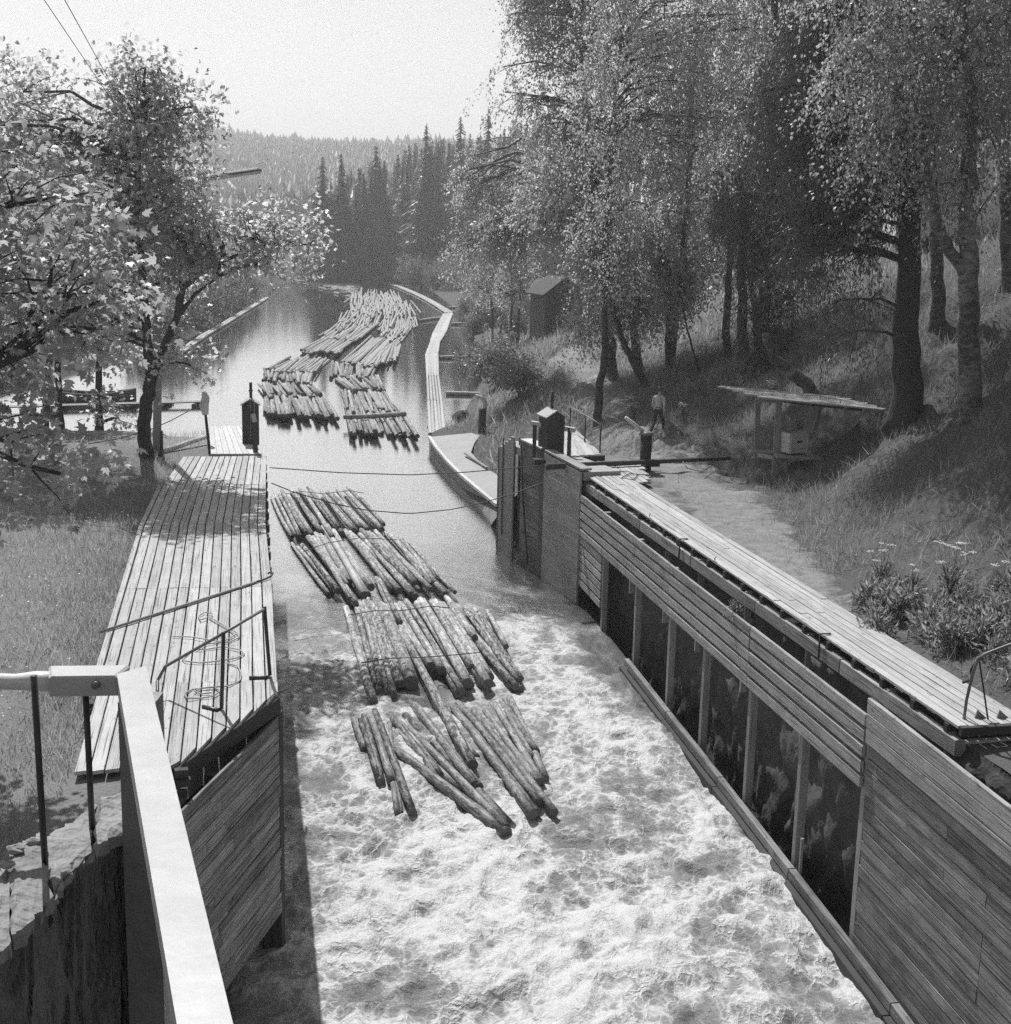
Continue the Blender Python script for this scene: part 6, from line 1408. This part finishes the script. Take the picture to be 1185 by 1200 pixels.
for k in range(4):
    z_ = Hb * (k + .5) / 4
    for s_, nn, hw, hd in ((-1, -ey, Wb, Db), (1, ey, Wb, Db)):
        plank('board', c0 - ex * Wb / 2 + ey * s_ * Db / 2 + [0, 0, z_], c0 + ex * Wb / 2 + ey * s_ * Db / 2 + [0, 0, z_], Hb / 4 - .006, .03, M['palewood'], hb, up=nn)
    for s_, nn in ((-1, -ex), (1, ex)):
        plank('board', c0 + ex * s_ * (Wb / 2 + .002) - ey * (Db / 2 + .012) + [0, 0, z_], c0 + ex * s_ * (Wb / 2 + .002) + ey * (Db / 2 + .012) + [0, 0, z_], Hb / 4 - .006, .03, M['palewood'], hb, up=nn)
slab('floor', [c0 - ex * Wb / 2 - ey * Db / 2 + [0, 0, .04], c0 + ex * Wb / 2 - ey * Db / 2 + [0, 0, .04], c0 + ex * Wb / 2 + ey * Db / 2 + [0, 0, .04], c0 - ex * Wb / 2 + ey * Db / 2 + [0, 0, .04]], .04, M['darkwood'], hb)
hp_ = c0 - ey * (Db / 2 + .014) + [0, 0, .34]; plank('hand_hole_shade', hp_ - ex * .09, hp_ + ex * .09, .07, .012, M['tarwood'], hb, up=-ey)  # dark plate laid on the boards, coloured as the shade inside a hole
for e in (-1, 1): 
    p = c0 - ey * (Db / 2 + .02) + ex * e * (Wb / 2 - .05); plank('batten', p, p + [0, 0, Hb], .05, .02, M['palewood'], hb, up=-ey)

# =================================================================== hut and house
def house(name, label, c, ex, w, d, h, rise, wallm, roofm, base_z, windows=(), door=None, boards=0):
    t = thing(name, label, 'house' if name != 'hut' else 'hut', (c[0], c[1], base_z)); ex = np.array([*ex, 0.0]); ey = np.array([-ex[1], ex[0], 0]); ez = np.array([0, 0, 1.0]); b = np.array([c[0], c[1], base_z])
    P = lambda x, y, z: b + ex * x + ey * y + ez * z
    g = Geo(); V = [P(-w / 2, -d / 2, -.8), P(w / 2, -d / 2, -.8), P(w / 2, d / 2, -.8), P(-w / 2, d / 2, -.8), P(-w / 2, -d / 2, h), P(w / 2, -d / 2, h), P(w / 2, d / 2, h), P(-w / 2, d / 2, h), P(0, -d / 2, h + rise), P(0, d / 2, h + rise)]
    g.add(V, [(0, 1, 5, 8, 4), (1, 2, 6, 5), (2, 3, 7, 9, 6), (3, 0, 4, 7)]); g.build('wall', wallm, t)
    for k in range(boards):
        x = -w / 2 + w * (k + .5) / boards; plank('board', P(x, -d / 2 - .015, -.3), P(x, -d / 2 - .015, h + rise * (1 - abs(x) / (w / 2)) - .03), w / boards - .02, .03, wallm, t, up=-ey)
        y = -d / 2 + d * (k + .5) / boards; plank('board', P(-w / 2 - .015, y, -.3), P(-w / 2 - .015, y, h), d / boards - .02, .03, wallm, t, up=-ex)
    for s_ in (-1, 1):
        o_ = .35; k = rise / (w / 2); pts = [P(0, -d / 2 - o_, h + rise + .08), P(s_ * (w / 2 + o_), -d / 2 - o_, h - o_ * k + .08), P(s_ * (w / 2 + o_), d / 2 + o_, h - o_ * k + .08), P(0, d / 2 + o_, h + rise + .08)]
        g = Geo(); lo = [p - ez * .1 for p in pts]; F = [(0, 1, 2, 3), (7, 6, 5, 4), (0, 4, 5, 1), (1, 5, 6, 2), (2, 6, 7, 3), (3, 7, 4, 0)]; g.add(pts + lo, F); g.build('roof', roofm, t)
    for x, z_, ww, hh in windows:
        f = plank('window', P(x, -d / 2 - .02, z_ - hh / 2), P(x, -d / 2 - .02, z_ + hh / 2), ww, .06, M['whitemetal'], t, up=-ey)
        for s_ in (-1, 1):
            pn = plank('pane', P(x + s_ * ww * .23, -d / 2 - .055, z_ - hh * .42), P(x + s_ * ww * .23, -d / 2 - .055, z_ + hh * .42), ww * .38, .01, M['glass'], None, up=-ey); attach(pn, f)
    if door:
        dd_ = plank('door', P(door, -d / 2 - .03, -.1), P(door, -d / 2 - .03, 1.95), .85, .05, M['greywood'], t, up=-ey)
    return t
p = groundR(636, 398); print('HUT', p, 'Y1..', Y1, Y2, Y3, Y5, Y8, Y9)
house('hut', 'small dark boarded hut with a pale roof edge half hidden by birch leaves', (p[0] + 1.0, p[1] + 1.6), (.94, .34), 3.0, 3.2, 3.7, 1.1, M['redpaint'], M['darkwood'], float(p[2]) - .1, [], .4, 9)
hz0 = zright(24.0, 66.0)
house('house', 'white house glimpsed between trunks at the top of the right bank', (25.0, 68.0), (.98, -.17), 13.0, 8.0, 3.6, 2.4, M['paint'], M['roofing'], hz0 - .3, [(-4.0, 1.7, 1.2, 1.3), (-1.2, 1.7, 1.2, 1.3), (2.0, 1.7, 1.2, 1.3)], None, 0)

# =================================================================== the walking man
def person(base, yaw, label):
    t = thing('person', label, 'person', base)
    J = {}; E = []; RAD = {}
    def j(n, x, y, z, r): J[n] = (x, y, z); RAD[n] = r if isinstance(r, tuple) else (r, r); return n
    def e(*c): E.extend(zip(c[:-1], c[1:]))
    # x to his right, y forward, z up; mid-stride
    j('pelvis', 0, 0, .95, (.16, .12)); j('waist', 0, .02, 1.08, (.145, .11)); j('chest', 0, .05, 1.28, (.175, .125)); j('collar', 0, .06, 1.43, (.12, .09)); j('neck', 0, .08, 1.51, .058); j('skull0', 0, .10, 1.58, (.072, .082)); j('skull1', 0, .11, 1.66, (.078, .094)); j('skull2', 0, .105, 1.73, (.06, .075))
    e('pelvis', 'waist', 'chest', 'collar', 'neck', 'skull0', 'skull1', 'skull2')
    for s, n in ((-1, 'l'), (1, 'r')):
        fw_ = s * 1.0                                   # right leg forward
        j(n + 'hip', s * .10, 0, .90, .098); j(n + 'knee', s * .11, .20 * fw_ * (1 if s > 0 else .25) + .05, .50, .066); ank = (.26 if s > 0 else -.32)
        j(n + 'ank', s * .115, ank, .10 if s > 0 else .16, .048); j(n + 'toe', s * .135, ank + .16, .045 if s > 0 else .05, .042)
        e('pelvis', n + 'hip', n + 'knee', n + 'ank', n + 'toe')
        j(n + 'sh', s * .20, .05, 1.39, .066); j(n + 'elb', s * (.29 if s < 0 else .31), .0 - .14 * fw_, 1.13 + .02 * s, .05); j(n + 'wri', s * .26, .10 - .14 * fw_, .88, .032); j(n + 'palm', s * .255, .12 - .14 * fw_, .80, (.022, .038))
        e('collar', n + 'sh', n + 'elb', n + 'wri', n + 'palm')
        for k, (dy, ln) in enumerate(((-.032, .065), (-.012, .08), (.010, .078), (.030, .068))):
            j(f'{n}f{k}a', s * .253, .12 - .14 * fw_ + dy, .765, .0095); j(f'{n}f{k}b', s * (.253 - .012), .125 - .14 * fw_ + dy, .765 - ln * .5, .009); j(f'{n}f{k}c', s * (.253 - .03), .13 - .14 * fw_ + dy, .765 - ln, .008); e(n + 'palm', f'{n}f{k}a', f'{n}f{k}b', f'{n}f{k}c')
        j(n + 'th1', s * .235, .16 - .14 * fw_, .80, .011); j(n + 'th2', s * .222, .185 - .14 * fw_, .765, .009); e(n + 'palm', n + 'th1', n + 'th2')
    names = list(J); ix = {n: i for i, n in enumerate(names)}
    me = bpy.data.meshes.new('skeleton'); me.from_pydata([J[n] for n in names], [(ix[a], ix[b]) for a, b in E], [])
    o = bpy.data.objects.new('skeleton', me); col.objects.link(o); sk = o.modifiers.new('skin', 'SKIN'); sk.use_smooth_shade = True
    for i, n in enumerate(names): me.skin_vertices[0].data[i].radius = RAD[n]; me.skin_vertices[0].data[i].use_root = n == 'pelvis'
    sb_ = o.modifiers.new('sub', 'SUBSURF'); sb_.levels = 1; sb_.render_levels = 1
    dg = bpy.context.evaluated_depsgraph_get(); body = bpy.data.meshes.new_from_object(o.evaluated_get(dg)); bpy.data.objects.remove(o)
    body.name = 'body'; body.materials.clear()
    for q in ('shirt', 'trousers', 'skin', 'hair', 'shoe'): body.materials.append(M[q])
    for f in body.polygons:
        x, y, z = f.center; f.use_smooth = True
        arm = abs(x) > .19 and z < 1.3
        f.material_index = 4 if z < .115 and not arm else 2 if (arm and z < .90) else 1 if (z < 1.0 and not arm) else 0 if z < 1.475 else 2 if (z < 1.62) else 3
    b = put('body', body, None, t, Matrix.Translation(Vector(base)) @ Matrix.Rotation(yaw, 4, 'Z'))
    mw = Matrix.Translation(Vector(base)) @ Matrix.Rotation(yaw, 4, 'Z')
    g = Geo(); V, F = [], []                             # flat cap with a short peak
    n = 14
    for q, (rr, zz, yy) in enumerate(((.098, 1.685, .105), (.112, 1.72, .105), (.108, 1.765, .10), (.07, 1.79, .10))):
        for k in range(n): a = 2 * math.pi * k / n; V.append((rr * .9 * math.cos(a), yy + rr * 1.12 * math.sin(a), zz))
    for q in range(3):
        for k in range(n): F.append((q * n + k, q * n + (k + 1) % n, (q + 1) * n + (k + 1) % n, (q + 1) * n + k))
    F.append(tuple(range(3 * n, 4 * n))); F.append(tuple(reversed(range(n)))); me = mesh_py('cap', V, F, True); put('cap', me, M['capcloth'], t, mw)
    V = [(x, .105 + y, 1.69 + z) for x, y, z in ((-.08, .09, 0), (.08, .09, 0), (.06, .17, -.02), (0, .19, -.02), (-.06, .17, -.02), (-.08, .09, -.012), (.08, .09, -.012), (.06, .17, -.03), (0, .19, -.03), (-.06, .17, -.03))]
    put('cap_peak', mesh_py('cap_peak', V, [(0, 1, 2, 3, 4), (9, 8, 7, 6, 5), (1, 6, 7, 2), (2, 7, 8, 3), (3, 8, 9, 4), (4, 9, 5, 0)]), M['capcloth'], t, mw)
    for s in (-1, 1):
        V, F = tube([(s * .078, .10, 1.62), (s * .092, .095, 1.65), (s * .086, .10, 1.68)], [.012, .018, .012], 6); put('ear', mesh_py('ear', V, F, True), M['skin'], t, mw)
    V, F = tube([(0, .195, 1.66), (0, .215, 1.635), (0, .195, 1.615)], [.008, .016, .01], 6); put('nose', mesh_py('nose', V, F, True), M['skin'], t, mw)
    V, F = tube([(-.13, .02, 1.03), (-.06, -.09, 1.03), (.06, -.09, 1.03), (.13, .02, 1.03)], .014, 6); put('belt', mesh_py('belt', V, F), M['tarwood'], t, mw)
    return t
pm = groundR(770, 509); person((pm[0], pm[1], pm[2] - .02), -.55, 'man in light shirt, dark trousers and cap walking away along the path')
# =================================================================== haze: even, thin, sunlit air round the whole place
hm = bpy.data.materials.new('haze_air'); hm.use_nodes = True; t = hm.node_tree; t.nodes.clear()
ho = t.nodes.new('ShaderNodeOutputMaterial'); pv = t.nodes.new('ShaderNodeVolumePrincipled'); pv.inputs['Color'].default_value = (.95, .95, .95, 1); pv.inputs['Density'].default_value = 0.00075; pv.inputs['Anisotropy'].default_value = 0.45
t.links.new(pv.outputs[0], ho.inputs['Volume'])
g = Geo(); g.box((0, 1300, 80), (3400, 3500, 172)); o = g.build('haze', hm); props(o, 'thin sunlit haze in the air over the lake', 'haze', None, 'stuff')
